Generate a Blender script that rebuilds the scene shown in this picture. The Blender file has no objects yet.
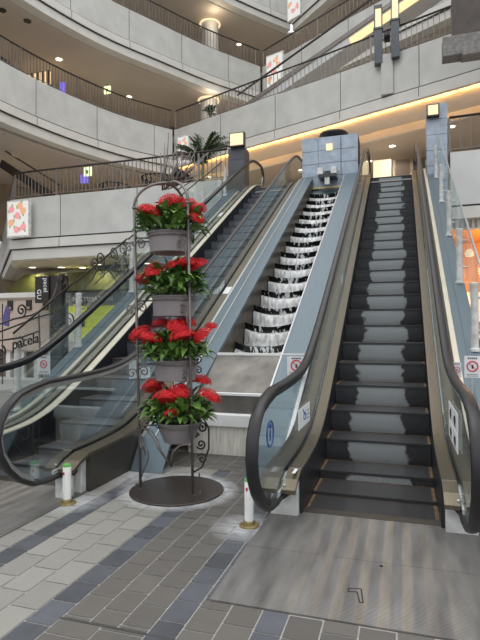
import bpy, bmesh, math, random
from math import sin, cos, pi, sqrt, radians
from mathutils import Vector, Matrix
random.seed(11)
SC = bpy.context.scene
COL = SC.collection
WORLD_LOC = {}

# ------------------------------------------------------------------ materials
def new_mat(name):
    m = bpy.data.materials.new(name); m.use_nodes = True
    nt = m.node_tree
    return m, nt, nt.nodes['Principled BSDF']

def lk(nt, a, b): nt.links.new(a, b)

def mat(name, col, rough=.5, metal=0., var=.12, scale=6., bump=0., bscale=60., stretch=(1, 1, 1), emis=None, estr=0., spec=.5, coat=0.):
    """principled material with a procedural colour variation and optional bump"""
    m, nt, b = new_mat(name)
    tc = nt.nodes.new('ShaderNodeTexCoord'); mp = nt.nodes.new('ShaderNodeMapping')
    mp.inputs['Scale'].default_value = stretch
    lk(nt, tc.outputs['Object'], mp.inputs['Vector'])
    nz = nt.nodes.new('ShaderNodeTexNoise'); nz.inputs['Scale'].default_value = scale; nz.inputs['Detail'].default_value = 5
    lk(nt, mp.outputs['Vector'], nz.inputs['Vector'])
    cr = nt.nodes.new('ShaderNodeValToRGB')
    c0 = [max(0, c*(1-var)) for c in col]; c1 = [min(1, c*(1+var)) for c in col]
    cr.color_ramp.elements[0].color = (*c0, 1); cr.color_ramp.elements[0].position = .3
    cr.color_ramp.elements[1].color = (*c1, 1); cr.color_ramp.elements[1].position = .7
    lk(nt, nz.outputs['Fac'], cr.inputs['Fac']); lk(nt, cr.outputs['Color'], b.inputs['Base Color'])
    b.inputs['Roughness'].default_value = rough; b.inputs['Metallic'].default_value = metal
    b.inputs['Specular IOR Level'].default_value = spec; b.inputs['Coat Weight'].default_value = coat
    if bump:
        n2 = nt.nodes.new('ShaderNodeTexNoise'); n2.inputs['Scale'].default_value = bscale; n2.inputs['Detail'].default_value = 4
        lk(nt, mp.outputs['Vector'], n2.inputs['Vector'])
        bp = nt.nodes.new('ShaderNodeBump'); bp.inputs['Strength'].default_value = bump; bp.inputs['Distance'].default_value = .01
        lk(nt, n2.outputs['Fac'], bp.inputs['Height']); lk(nt, bp.outputs['Normal'], b.inputs['Normal'])
    if emis:
        b.inputs['Emission Color'].default_value = (*emis, 1); b.inputs['Emission Strength'].default_value = estr
    return m

def glass_mat(name, tint, refl=.55, rough=.02):
    m = bpy.data.materials.new(name); m.use_nodes = True; nt = m.node_tree
    for n in list(nt.nodes): nt.nodes.remove(n)
    out = nt.nodes.new('ShaderNodeOutputMaterial'); mx = nt.nodes.new('ShaderNodeMixShader')
    tr = nt.nodes.new('ShaderNodeBsdfTransparent'); gl = nt.nodes.new('ShaderNodeBsdfGlossy')
    tr.inputs['Color'].default_value = (*tint, 1); gl.inputs['Color'].default_value = (.95, 1, 1, 1); gl.inputs['Roughness'].default_value = rough
    fr = nt.nodes.new('ShaderNodeFresnel'); fr.inputs['IOR'].default_value = 1.45
    ml = nt.nodes.new('ShaderNodeMath'); ml.operation = 'MULTIPLY'; ml.inputs[1].default_value = refl
    lk(nt, fr.outputs['Fac'], ml.inputs[0]); lk(nt, ml.outputs[0], mx.inputs['Fac'])
    lk(nt, tr.outputs[0], mx.inputs[1]); lk(nt, gl.outputs[0], mx.inputs[2]); lk(nt, mx.outputs[0], out.inputs['Surface'])
    return m

def emit(name, col, strength):
    return mat(name, tuple(c*.35 for c in col), .5, var=.03, emis=col, estr=strength)

M = {}
M['bronze'] = mat('bronze_brushed_metal', (.165, .138, .10), .32, .7, .10, 3, .05, 300, (40, 1, 1))
M['dark_bronze'] = mat('dark_bronze_cladding', (.085, .077, .064), .38, .5, .12, 3, .04, 40, (1, 1, 1))
M['cream_reflection'] = mat('cream_reflection_metal', (.72, .66, .53), .36, .25, .06, 4, 0)  # cream stands for bright reflections on the escalator deck metal
M['blue_steel'] = mat('blue_grey_brushed_steel', (.135, .178, .205), .38, .4, .12, 2.5, .05, 200, (60, 1, 1))
M['skirt'] = mat('black_skirt_panel', (.022, .024, .03), .32, .3, .2, 4)
M['rubber'] = mat('dark_handrail_rubber', (.020, .019, .021), .38, 0, .15, 3, spec=.4)
M['steel'] = mat('satin_stainless', (.55, .55, .54), .35, .8, .08, 8)
M['white_metal'] = mat('scuffed_white_paint', (.62, .62, .60), .45, .1, .25, 9, .1, 50)
M['glass'] = glass_mat('balustrade_glass', (.955, .98, .98), .30)
M['glass_blue'] = glass_mat('newel_glass', (.80, .905, .92), .8)
M['white'] = mat('white_paper', (.82, .83, .84), .5, var=.04)
M['red'] = mat('red_print', (.65, .05, .08), .5)
M['blue_print'] = mat('blue_print', (.02, .08, .30), .5)
M['black'] = mat('black_paint', (.012, .012, .013), .45)
M['iron'] = mat('wrought_iron', (.055, .048, .045), .42, .5, .15, 20)
M['stand_iron'] = mat('plant_stand_iron', (.19, .17, .16), .4, .55, .15, 20)
M['plate_brown'] = mat('brown_coated_plate', (.060, .047, .042), .33, .35, .12, 3)
M['pot'] = mat('taupe_metal_pot', (.27, .245, .25), .45, .25, .08, 8, .04, 30)
M['soil'] = mat('potting_soil', (.03, .022, .015), .9, bump=.6, bscale=80)
M['stem'] = mat('green_stem', (.09, .16, .04), .6)
M['stone_pale'] = mat('pale_streaked_stone', (.86, .82, .73), .6, 0, .2, 6, .1, 30, (6, 6, .6))
M['ledge'] = mat('white_stone_ledge', (.86, .86, .84), .45, 0, .07, 4)
M['stain_metal'] = mat('stained_steel_panel', (.17, .158, .14), .35, .4, .45, 3.2, 0)
M['channel'] = mat('brown_channel_wall', (.105, .09, .07), .45, .3, .3, 5)
M['basin'] = mat('black_wet_basin', (.012, .013, .013), .12, 0, .3, 12, coat=.5)
M['gold'] = mat('gold_lip', (.6, .5, .22), .4, .5)
M['concrete'] = mat('pale_concrete_panel', (.56, .56, .53), .75, 0, .10, 1.6, .12, 18)
M['concrete2'] = mat('light_concrete_panel', (.62, .62, .61), .75, 0, .07, 1.6, .1, 18)
M['ledge_white'] = mat('white_fascia_ledge', (.66, .645, .60), .6, 0, .05, 2)
M['joint'] = mat('dark_joint', (.06, .058, .055), .8)
M['ceiling'] = mat('beige_ceiling_board', (.56, .50, .435), .8, 0, .05, .6)
M['rail_brown'] = mat('dark_brown_rail', (.035, .026, .022), .4, .3)
M['baluster'] = mat('brown_grey_baluster', (.21, .185, .165), .45, .4)
M['wall_tan'] = mat('tan_wall', (.30, .25, .19), .8, 0, .2, 1.2)
M['wall_brown'] = mat('brown_wall', (.15, .11, .085), .7, 0, .25, 1.5)
M['carpet'] = mat('upper_floor_stone', (.46, .43, .39), .7)
M['warm_lit'] = emit('warm_lit_panel', (1., .70, .34), 1.0)
M['warm_soft'] = emit('soft_lit_panel', (1., .80, .50), .9)
M['warm_dim'] = emit('dim_amber_panel', (.8, .5, .24), .35)
M['lamp'] = emit('lamp_diffuser', (1., .80, .50), .85)
M['cove_led'] = emit('cove_led_strip', (1., .55, .16), 1.3)
M['downlight'] = emit('downlight_disc', (1., .88, .68), 3.)
M['poster_lit'] = emit('lightbox_white', (1., .97, .92), .5)
M['exit_lit'] = emit('exit_sign_lit', (.85, .95, .55), 1.2)
M['violet_lit'] = emit('violet_lit', (.25, .2, .9), .8)
M['tile_blue'] = mat('blue_grey_stone_tile', (.37, .43, .51), .35, 0, .18, 5, .05, 40)
M['stone_dark'] = mat('dark_polished_stone', (.016, .014, .013), .3)
M['granite'] = mat('grey_granite_block', (.20, .19, .18), .7, 0, .25, 14, .2, 40)
M['granite_br'] = mat('dark_brown_pier', (.075, .06, .05), .6, 0, .2, 4)
M['lantern_post'] = mat('slate_lantern_post', (.085, .09, .10), .45, .3)
M['pink_wall'] = mat('pink_beige_panel', (.50, .40, .335), .6, 0, .05, 1)
M['white_wall'] = mat('off_white_panel', (.66, .64, .60), .6, 0, .04, 2)
M['banner'] = mat('black_brown_banner', (.02, .015, .013), .4)
M['olive'] = mat('olive_green_valance', (.085, .088, .014), .6)
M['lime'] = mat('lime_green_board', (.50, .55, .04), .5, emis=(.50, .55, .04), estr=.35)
M['purple'] = mat('purple_cloth', (.10, .08, .22), .7)
M['brass'] = mat('worn_brass_collar', (.33, .26, .12), .4, .7, .25, 30)
M['bollard'] = mat('white_bollard_paint', (.80, .80, .77), .4, 0, .06, 20)
M['green'] = mat('green_cap', (.12, .42, .08), .5)
M['yellow_line'] = mat('worn_yellow_line', (.15, .095, .05), .6, 0, .5, 9)
M['palm'] = mat('palm_green', (.05, .10, .03), .5, 0, .4, 8)
M['twig'] = mat('pale_twig', (.32, .26, .20), .6)
M['skin'] = mat('skin', (.5, .32, .24), .6)
M['shirt'] = mat('pale_blue_shirt', (.42, .50, .58), .8)
M['hair'] = mat('dark_hair', (.015, .012, .01), .6)
M['orange_shop'] = emit('orange_shop_wall', (1., .36, .09), .42)
M['pink_p'] = mat('pink_petals_print', (.75, .30, .32), .6, emis=(.75, .30, .32), estr=.4)
M['green_p'] = mat('green_leaf_print', (.2, .33, .12), .6, emis=(.2, .33, .12), estr=.4)
M['orange_p'] = mat('orange_petals_print', (.75, .38, .22), .6, emis=(.75, .38, .22), estr=.4)
M['orange_wood'] = mat('orange_wood_board', (.55, .27, .09), .5, 0, .2, 3, stretch=(1, 8, 1))
M['cardboard'] = mat('brown_fabric', (.12, .08, .06), .8)

def leaf_mat(name, ca, cb, rough=.42, spec=.5):
    m, nt, b = new_mat(name)
    g = nt.nodes.new('ShaderNodeNewGeometry'); cr = nt.nodes.new('ShaderNodeValToRGB')
    cr.color_ramp.elements[0].color = (*ca, 1); cr.color_ramp.elements[1].color = (*cb, 1)
    lk(nt, g.outputs['Random Per Island'], cr.inputs['Fac']); lk(nt, cr.outputs['Color'], b.inputs['Base Color'])
    b.inputs['Roughness'].default_value = rough; b.inputs['Specular IOR Level'].default_value = spec
    return m
M['leaf'] = leaf_mat('glossy_leaf', (.022, .065, .014), (.19, .34, .07))
M['petal'] = leaf_mat('red_petals', (.42, .006, .012), (.86, .03, .034), .55, .3)

def tile_mat(name, col, var):
    """stone tile: tone per tile, cloudy veins, chalky lime stains round the stand and bollards"""
    m, nt, b = new_mat(name)
    g = nt.nodes.new('ShaderNodeNewGeometry'); tc = nt.nodes.new('ShaderNodeTexCoord')
    nz = nt.nodes.new('ShaderNodeTexNoise'); nz.inputs['Scale'].default_value = 9; nz.inputs['Detail'].default_value = 6
    lk(nt, tc.outputs['Object'], nz.inputs['Vector'])
    fine = nt.nodes.new('ShaderNodeTexNoise'); fine.inputs['Scale'].default_value = 160
    lk(nt, tc.outputs['Object'], fine.inputs['Vector'])
    s = nt.nodes.new('ShaderNodeMath'); s.operation = 'ADD'; lk(nt, g.outputs['Random Per Island'], s.inputs[0]); lk(nt, nz.outputs['Fac'], s.inputs[1])
    s2 = nt.nodes.new('ShaderNodeMath'); s2.operation = 'ADD'; lk(nt, s.outputs[0], s2.inputs[0]); lk(nt, fine.outputs['Fac'], s2.inputs[1])
    mr = nt.nodes.new('ShaderNodeMapRange'); mr.inputs['From Min'].default_value = .6; mr.inputs['From Max'].default_value = 2.4
    mr.inputs['To Min'].default_value = 1-var; mr.inputs['To Max'].default_value = 1+var
    lk(nt, s2.outputs[0], mr.inputs['Value'])
    mul = nt.nodes.new('ShaderNodeVectorMath'); mul.operation = 'SCALE'; mul.inputs[0].default_value = col
    lk(nt, mr.outputs['Result'], mul.inputs['Scale'])
    # lime bloom: distance to a few points, broken up by noise
    last = None
    for (px_, py_, r0, r1) in ((-1.93, 4.27, .425, .56), (-1.93, 4.27, .43, .48), (-1.09, 3.62, .05, .30), (-2.68, 3.75, .05, .34), (-2.55, 4.55, .0, .5)):
        d = nt.nodes.new('ShaderNodeVectorMath'); d.operation = 'DISTANCE'; d.inputs[1].default_value = (px_, py_, 0)
        lk(nt, tc.outputs['Object'], d.inputs[0])
        r = nt.nodes.new('ShaderNodeMapRange'); r.inputs['From Min'].default_value = r0; r.inputs['From Max'].default_value = r1
        r.inputs['To Min'].default_value = 1; r.inputs['To Max'].default_value = 0
        lk(nt, d.outputs['Value'], r.inputs['Value'])
        if last is None: last = r.outputs['Result']
        else:
            mx = nt.nodes.new('ShaderNodeMath'); mx.operation = 'MAXIMUM'; lk(nt, last, mx.inputs[0]); lk(nt, r.outputs['Result'], mx.inputs[1]); last = mx.outputs[0]
    n3 = nt.nodes.new('ShaderNodeTexNoise'); n3.inputs['Scale'].default_value = 14; n3.inputs['Detail'].default_value = 6
    lk(nt, tc.outputs['Object'], n3.inputs['Vector'])
    m3 = nt.nodes.new('ShaderNodeMath'); m3.operation = 'MULTIPLY'; lk(nt, last, m3.inputs[0]); lk(nt, n3.outputs['Fac'], m3.inputs[1])
    mix = nt.nodes.new('ShaderNodeMixRGB'); m4 = nt.nodes.new('ShaderNodeMath'); m4.operation = 'MULTIPLY'; m4.use_clamp = True; m4.inputs[1].default_value = 1.7; lk(nt, m3.outputs[0], m4.inputs[0]); lk(nt, m4.outputs[0], mix.inputs['Fac']); lk(nt, mul.outputs['Vector'], mix.inputs['Color1'])
    mix.inputs['Color2'].default_value = (.50, .51, .52, 1)
    lk(nt, mix.outputs['Color'], b.inputs['Base Color'])
    b.inputs['Roughness'].default_value = .62
    bp = nt.nodes.new('ShaderNodeBump'); bp.inputs['Strength'].default_value = .15; bp.inputs['Distance'].default_value = .004
    lk(nt, fine.outputs['Fac'], bp.inputs['Height']); lk(nt, bp.outputs['Normal'], b.inputs['Normal'])
    return m
M['t_grey'] = tile_mat('grey_brown_floor_tile', (.112, .104, .093), .22)
M['t_light'] = tile_mat('light_grey_floor_tile', (.255, .247, .222), .14)
M['t_dark'] = tile_mat('blue_slate_floor_tile', (.078, .084, .096), .55)
M['grout'] = mat('pale_grout', (.42, .41, .39), .9, 0, .15, 20)
M['floor_far'] = mat('far_floor_stone', (.38, .37, .34), .55, 0, .1, 2)

def plate_mat():
    """landing plate: steel with lengthwise worn tan stripes, fine cross ribs and scuffs"""
    m, nt, b = new_mat('worn_landing_plate')
    tc = nt.nodes.new('ShaderNodeTexCoord'); sp = nt.nodes.new('ShaderNodeSeparateXYZ'); lk(nt, tc.outputs['Object'], sp.inputs[0])
    w = nt.nodes.new('ShaderNodeMath'); w.operation = 'MULTIPLY'; w.inputs[1].default_value = 2*pi/.118; lk(nt, sp.outputs['X'], w.inputs[0])
    sn = nt.nodes.new('ShaderNodeMath'); sn.operation = 'SINE'; lk(nt, w.outputs[0], sn.inputs[0])
    st = nt.nodes.new('ShaderNodeMapRange'); st.inputs['From Min'].default_value = -.15; st.inputs['From Max'].default_value = .15; lk(nt, sn.outputs[0], st.inputs['Value'])
    ax = nt.nodes.new('ShaderNodeMath'); ax.operation = 'SUBTRACT'; ax.inputs[1].default_value = .05; lk(nt, sp.outputs['X'], ax.inputs[0])
    ab = nt.nodes.new('ShaderNodeMath'); ab.operation = 'ABSOLUTE'; lk(nt, ax.outputs[0], ab.inputs[0])
    ed = nt.nodes.new('ShaderNodeMapRange'); ed.inputs['From Min'].default_value = .18; ed.inputs['From Max'].default_value = .62; ed.inputs['To Min'].default_value = 1; ed.inputs['To Max'].default_value = .0
    lk(nt, ab.outputs[0], ed.inputs['Value'])
    m1 = nt.nodes.new('ShaderNodeMath'); m1.operation = 'MULTIPLY'; lk(nt, st.outputs['Result'], m1.inputs[0]); lk(nt, ed.outputs['Result'], m1.inputs[1])
    mix = nt.nodes.new('ShaderNodeMixRGB'); mix.inputs['Color1'].default_value = (.185, .18, .172, 1); mix.inputs['Color2'].default_value = (.24, .215, .185, 1)
    lk(nt, m1.outputs[0], mix.inputs['Fac'])
    mp = nt.nodes.new('ShaderNodeMapping'); mp.inputs['Scale'].default_value = (5, .9, 1); lk(nt, tc.outputs['Object'], mp.inputs['Vector'])
    nz = nt.nodes.new('ShaderNodeTexNoise'); nz.inputs['Scale'].default_value = 2; nz.inputs['Detail'].default_value = 6; lk(nt, mp.outputs['Vector'], nz.inputs['Vector'])
    mr = nt.nodes.new('ShaderNodeMapRange'); mr.inputs['From Min'].default_value = .3; mr.inputs['From Max'].default_value = .7; mr.inputs['To Min'].default_value = .68; mr.inputs['To Max'].default_value = 1.35
    lk(nt, nz.outputs['Fac'], mr.inputs['Value'])
    mu = nt.nodes.new('ShaderNodeVectorMath'); mu.operation = 'SCALE'; lk(nt, mix.outputs['Color'], mu.inputs[0]); lk(nt, mr.outputs['Result'], mu.inputs['Scale'])
    lk(nt, mu.outputs['Vector'], b.inputs['Base Color'])
    b.inputs['Metallic'].default_value = .35; b.inputs['Roughness'].default_value = .42
    wy = nt.nodes.new('ShaderNodeMath'); wy.operation = 'MULTIPLY'; wy.inputs[1].default_value = 2*pi/.012; lk(nt, sp.outputs['Y'], wy.inputs[0])
    sy = nt.nodes.new('ShaderNodeMath'); sy.operation = 'SINE'; lk(nt, wy.outputs[0], sy.inputs[0])
    bp = nt.nodes.new('ShaderNodeBump'); bp.inputs['Strength'].default_value = .25; bp.inputs['Distance'].default_value = .003
    lk(nt, sy.outputs[0], bp.inputs['Height']); lk(nt, bp.outputs['Normal'], b.inputs['Normal'])
    return m
M['plate'] = plate_mat()

def step_mat(name, base, patch, strength, half, groove='X'):
    """escalator step: fine cleats and an irregular worn pale patch on the riser"""
    m, nt, b = new_mat(name)
    tc = nt.nodes.new('ShaderNodeTexCoord'); sp = nt.nodes.new('ShaderNodeSeparateXYZ'); lk(nt, tc.outputs['Object'], sp.inputs[0])
    oi = nt.nodes.new('ShaderNodeObjectInfo')
    mpn = nt.nodes.new('ShaderNodeCombineXYZ')
    rs = nt.nodes.new('ShaderNodeMath'); rs.operation = 'MULTIPLY'; rs.inputs[1].default_value = 37.; lk(nt, oi.outputs['Random'], rs.inputs[0])
    lk(nt, sp.outputs['X'], mpn.inputs['X']); lk(nt, sp.outputs['Z'], mpn.inputs['Y']); lk(nt, rs.outputs[0], mpn.inputs['Z'])
    nz = nt.nodes.new('ShaderNodeTexNoise'); nz.inputs['Scale'].default_value = 7; nz.inputs['Detail'].default_value = 6; lk(nt, mpn.outputs[0], nz.inputs['Vector'])
    off = nt.nodes.new('ShaderNodeMapRange'); off.inputs['To Min'].default_value = -.05; off.inputs['To Max'].default_value = .03; lk(nt, oi.outputs['Random'], off.inputs['Value'])
    a = nt.nodes.new('ShaderNodeMath'); a.operation = 'ADD'; lk(nt, sp.outputs['X'], a.inputs[0]); lk(nt, off.outputs['Result'], a.inputs[1])
    ab = nt.nodes.new('ShaderNodeMath'); ab.operation = 'ABSOLUTE'; lk(nt, a.outputs[0], ab.inputs[0])
    na = nt.nodes.new('ShaderNodeMath'); na.operation = 'MULTIPLY_ADD'; na.inputs[1].default_value = .24; lk(nt, nz.outputs['Fac'], na.inputs[0]); lk(nt, ab.outputs[0], na.inputs[2])
    mk = nt.nodes.new('ShaderNodeMapRange'); mk.inputs['From Min'].default_value = half+.14; mk.inputs['From Max'].default_value = half+.115
    lk(nt, na.outputs[0], mk.inputs['Value'])
    sc = nt.nodes.new('ShaderNodeMath'); sc.operation = 'MULTIPLY'; sc.inputs[1].default_value = strength; lk(nt, mk.outputs['Result'], sc.inputs[0])
    mix = nt.nodes.new('ShaderNodeMixRGB'); mix.inputs['Color1'].default_value = (*base, 1); mix.inputs['Color2'].default_value = (*patch, 1)
    lk(nt, sc.outputs[0], mix.inputs['Fac'])
    w = nt.nodes.new('ShaderNodeMath'); w.operation = 'MULTIPLY'; w.inputs[1].default_value = 2*pi/.0125; lk(nt, sp.outputs['X'], w.inputs[0])
    sn = nt.nodes.new('ShaderNodeMath'); sn.operation = 'SINE'; lk(nt, w.outputs[0], sn.inputs[0])
    bp = nt.nodes.new('ShaderNodeBump'); bp.inputs['Strength'].default_value = .5; bp.inputs['Distance'].default_value = .004
    lk(nt, sn.outputs[0], bp.inputs['Height']); lk(nt, bp.outputs['Normal'], b.inputs['Normal'])
    lk(nt, mix.outputs['Color'], b.inputs['Base Color'])
    b.inputs['Roughness'].default_value = .42; b.inputs['Metallic'].default_value = .15
    return m
M['tread'] = step_mat('cleated_tread', (.05, .05, .052), (.075, .075, .075), .6, .2)
M['tread_l'] = step_mat('cleated_tread_blue', (.085, .092, .105), (.11, .12, .13), .6, .2)
M['nosing'] = mat('dark_step_nosing', (.03, .03, .032), .5)
M['riser_r'] = step_mat('worn_riser', (.062, .062, .064), (.43, .455, .46), .92, .26)
M['riser_l'] = step_mat('dark_riser', (.11, .12, .138), (.22, .24, .27), .6, .32)

def foam_mat():
    m, nt, b = new_mat('white_water_foam')
    tc = nt.nodes.new('ShaderNodeTexCoord'); mp = nt.nodes.new('ShaderNodeMapping'); mp.inputs['Scale'].default_value = (9, 9, 3)
    lk(nt, tc.outputs['Object'], mp.inputs['Vector'])
    nz = nt.nodes.new('ShaderNodeTexNoise'); nz.inputs['Scale'].default_value = 2.2; nz.inputs['Detail'].default_value = 7; lk(nt, mp.outputs['Vector'], nz.inputs['Vector'])
    cr = nt.nodes.new('ShaderNodeValToRGB')
    cr.color_ramp.elements[0].position = .3; cr.color_ramp.elements[0].color = (.33, .33, .31, 1)
    cr.color_ramp.elements[1].position = .66; cr.color_ramp.elements[1].color = (.80, .81, .81, 1)
    lk(nt, nz.outputs['Fac'], cr.inputs['Fac']); lk(nt, cr.outputs['Color'], b.inputs['Base Color'])
    b.inputs['Roughness'].default_value = .22
    bp = nt.nodes.new('ShaderNodeBump'); bp.inputs['Strength'].default_value = .5; bp.inputs['Distance'].default_value = .02
    lk(nt, nz.outputs['Fac'], bp.inputs['Height']); lk(nt, bp.outputs['Normal'], b.inputs['Normal'])
    return m
M['foam'] = foam_mat()
def rim_mat():
    m, nt, b = new_mat('wet_rim_with_falling_water')
    tc = nt.nodes.new('ShaderNodeTexCoord'); sp = nt.nodes.new('ShaderNodeSeparateXYZ'); lk(nt, tc.outputs['Object'], sp.inputs[0])
    mp = nt.nodes.new('ShaderNodeMapping'); mp.inputs['Scale'].default_value = (13, 3, 5.5); lk(nt, tc.outputs['Object'], mp.inputs['Vector'])
    nz = nt.nodes.new('ShaderNodeTexNoise'); nz.inputs['Scale'].default_value = 1.6; nz.inputs['Detail'].default_value = 3; lk(nt, mp.outputs['Vector'], nz.inputs['Vector'])
    a = nt.nodes.new('ShaderNodeMath'); a.operation = 'SUBTRACT'; a.inputs[1].default_value = .06; lk(nt, sp.outputs['X'], a.inputs[0])
    ab = nt.nodes.new('ShaderNodeMath'); ab.operation = 'ABSOLUTE'; lk(nt, a.outputs[0], ab.inputs[0])
    k = nt.nodes.new('ShaderNodeMath'); k.operation = 'MULTIPLY_ADD'; k.inputs[1].default_value = -.42; lk(nt, ab.outputs[0], k.inputs[0]); lk(nt, nz.outputs['Fac'], k.inputs[2])
    mk = nt.nodes.new('ShaderNodeMapRange'); mk.inputs['From Min'].default_value = .485; mk.inputs['From Max'].default_value = .53; lk(nt, k.outputs[0], mk.inputs['Value'])
    mix = nt.nodes.new('ShaderNodeMixRGB'); mix.inputs['Color1'].default_value = (.010, .011, .011, 1); mix.inputs['Color2'].default_value = (.72, .74, .75, 1)
    lk(nt, mk.outputs['Result'], mix.inputs['Fac']); lk(nt, mix.outputs['Color'], b.inputs['Base Color']); b.inputs['Roughness'].default_value = .2
    return m
M['rim'] = rim_mat()
M['water'] = mat('dark_clear_water', (.05, .055, .05), .06, 0, .4, 10, .3, 14, coat=.5)

# ------------------------------------------------------------------ mesh builder
class MB:
    def __init__(s): s.v = []; s.f = []; s.mi = []
    def add(s, verts, faces, mi=0):
        o = len(s.v); s.v += [Vector(v) for v in verts]
        for f in faces: s.f.append([i+o for i in f]); s.mi.append(mi)
        return s
    def box(s, x0, x1, y0, y1, z0, z1, mi=0):
        return s.add([(x0, y0, z0), (x1, y0, z0), (x1, y1, z0), (x0, y1, z0), (x0, y0, z1), (x1, y0, z1), (x1, y1, z1), (x0, y1, z1)],
                     [(0, 3, 2, 1), (4, 5, 6, 7), (0, 1, 5, 4), (1, 2, 6, 5), (2, 3, 7, 6), (3, 0, 4, 7)], mi)
    def bar(s, a, b, w, h=None, mi=0):
        """rectangular bar from a to b"""
        a = Vector(a); b = Vector(b); h = h or w; t = (b-a).normalized()
        u = t.cross(Vector((0, 0, 1)))
        if u.length < 1e-4: u = Vector((1, 0, 0))
        u.normalize(); n = u.cross(t)
        vs = []
        for p in (a, b):
            for (i, j) in ((-1, -1), (1, -1), (1, 1), (-1, 1)): vs.append(p+u*i*w/2+n*j*h/2)
        return s.add(vs, [(3, 2, 1, 0), (4, 5, 6, 7), (0, 1, 5, 4), (1, 2, 6, 5), (2, 3, 7, 6), (3, 0, 4, 7)], mi)
    def tube(s, path, r, n=6, mi=0, cap=True, closed=False):
        path = [Vector(p) for p in path]; N = len(path)
        rs = r if isinstance(r, (list, tuple)) else [r]*N
        prev = None; rings = []
        for i, p in enumerate(path):
            if closed: t = path[(i+1) % N]-path[i-1]
            else: t = path[min(i+1, N-1)]-path[max(i-1, 0)]
            t.normalize()
            if prev is None:
                u = t.cross(Vector((0, 0, 1)))
                if u.length < 1e-3: u = t.cross(Vector((1, 0, 0)))
            else: u = prev-t*prev.dot(t)
            u.normalize(); prev = u; w = t.cross(u)
            rings.append([p+(u*cos(2*pi*k/n)+w*sin(2*pi*k/n))*rs[i] for k in range(n)])
        vs = [v for ring in rings for v in ring]; fs = []
        for i in range(N if closed else N-1):
            j = (i+1) % N
            for k in range(n): fs.append((i*n+k, i*n+(k+1) % n, j*n+(k+1) % n, j*n+k))
        if cap and not closed: fs.append(tuple(range(n))[::-1]); fs.append(tuple((N-1)*n+k for k in range(n)))
        return s.add(vs, fs, mi)
    def lathe(s, prof, c, n=32, mi=0, sx=1., sy=1.):
        """prof: list of (radius, z)"""
        vs = []; fs = []
        for (r, z) in prof:
            for k in range(n): a = 2*pi*k/n; vs.append((c[0]+r*cos(a)*sx, c[1]+r*sin(a)*sy, c[2]+z))
        for i in range(len(prof)-1):
            for k in range(n): fs.append((i*n+k, i*n+(k+1) % n, (i+1)*n+(k+1) % n, (i+1)*n+k))
        fs.append(tuple(range(n))[::-1]); fs.append(tuple((len(prof)-1)*n+k for k in range(n)))
        return s.add(vs, fs, mi)
    def prism(s, poly, x0, x1, mi=0, axis='X'):
        """polygon (a,b) extruded: axis X -> (x,a,b); axis Y -> (a,y,b); axis Z -> (a,b,z)"""
        n = len(poly)
        def P(t, a, b): return (t, a, b) if axis == 'X' else ((a, t, b) if axis == 'Y' else (a, b, t))
        vs = [P(x0, a, b) for a, b in poly]+[P(x1, a, b) for a, b in poly]
        fs = [tuple(range(n)), tuple(range(2*n-1, n-1, -1))]
        for i in range(n): fs.append((i, i+n, (i+1) % n+n, (i+1) % n))
        return s.add(vs, fs, mi)
    def strip(s, ys, top, bot, x0, x1, mi=0):
        """solid between two height functions, swept along y"""
        vs = []; fs = []
        for y in ys:
            vs += [(x0, y, top(y)), (x1, y, top(y)), (x1, y, bot(y)), (x0, y, bot(y))]
        for i in range(len(ys)-1):
            a = i*4; b = a+4
            for k in range(4): fs.append((a+k, a+(k+1) % 4, b+(k+1) % 4, b+k))
        fs.append((3, 2, 1, 0)); e = (len(ys)-1)*4; fs.append((e, e+1, e+2, e+3))
        return s.add(vs, fs, mi)
    def sweep_yz(s, path, x, sec, mi=0):
        """section (dx, dn) swept along a path in the plane x = const"""
        N = len(path); n = len(sec); vs = []; fs = []
        for i in range(N):
            p = Vector((0, *path[i])); t = Vector((0, *path[min(i+1, N-1)]))-Vector((0, *path[max(i-1, 0)])); t.normalize()
            nn = Vector((0, -t.z, t.y))
            for (dx, dn) in sec: vs.append(Vector((x+dx, p.y, p.z))+nn*dn)
        for i in range(N-1):
            for k in range(n): fs.append((i*n+k, i*n+(k+1) % n, (i+1)*n+(k+1) % n, (i+1)*n+k))
        fs.append(tuple(range(n))[::-1]); fs.append(tuple((N-1)*n+k for k in range(n)))
        return s.add(vs, fs, mi)
    def build(s, name, mats, parent=None, smooth=False, origin=None, bevel=0., fix=True, auto=None):
        if not isinstance(mats, (list, tuple)): mats = [mats]
        mats = [M[m] if isinstance(m, str) else m for m in mats]
        if parent is not None: o0 = WORLD_LOC[parent.name]
        elif origin is not None: o0 = Vector(origin)
        else:
            mn = Vector((min(v.x for v in s.v), min(v.y for v in s.v), min(v.z for v in s.v))); mxv = Vector((max(v.x for v in s.v), max(v.y for v in s.v), 0))
            o0 = Vector(((mn.x+mxv.x)/2, (mn.y+mxv.y)/2, mn.z))
        me = bpy.data.meshes.new(name)
        me.from_pydata([tuple(v-o0) for v in s.v], [], s.f)
        for m in mats: me.materials.append(m)
        for p, i in zip(me.polygons, s.mi): p.material_index = i
        if fix:
            bm = bmesh.new(); bm.from_mesh(me); bmesh.ops.recalc_face_normals(bm, faces=bm.faces); bm.to_mesh(me); bm.free()
        if smooth:
            for p in me.polygons: p.use_smooth = True
            if auto: me.set_sharp_from_angle(angle=radians(auto))
        ob = bpy.data.objects.new(name, me); COL.objects.link(ob)
        if parent is not None: ob.parent = parent
        else: ob.location = o0
        WORLD_LOC[ob.name] = o0
        if bevel:
            bv = ob.modifiers.new('edge', 'BEVEL'); bv.width = bevel; bv.segments = 2; bv.limit_method = 'ANGLE'
        return ob

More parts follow.
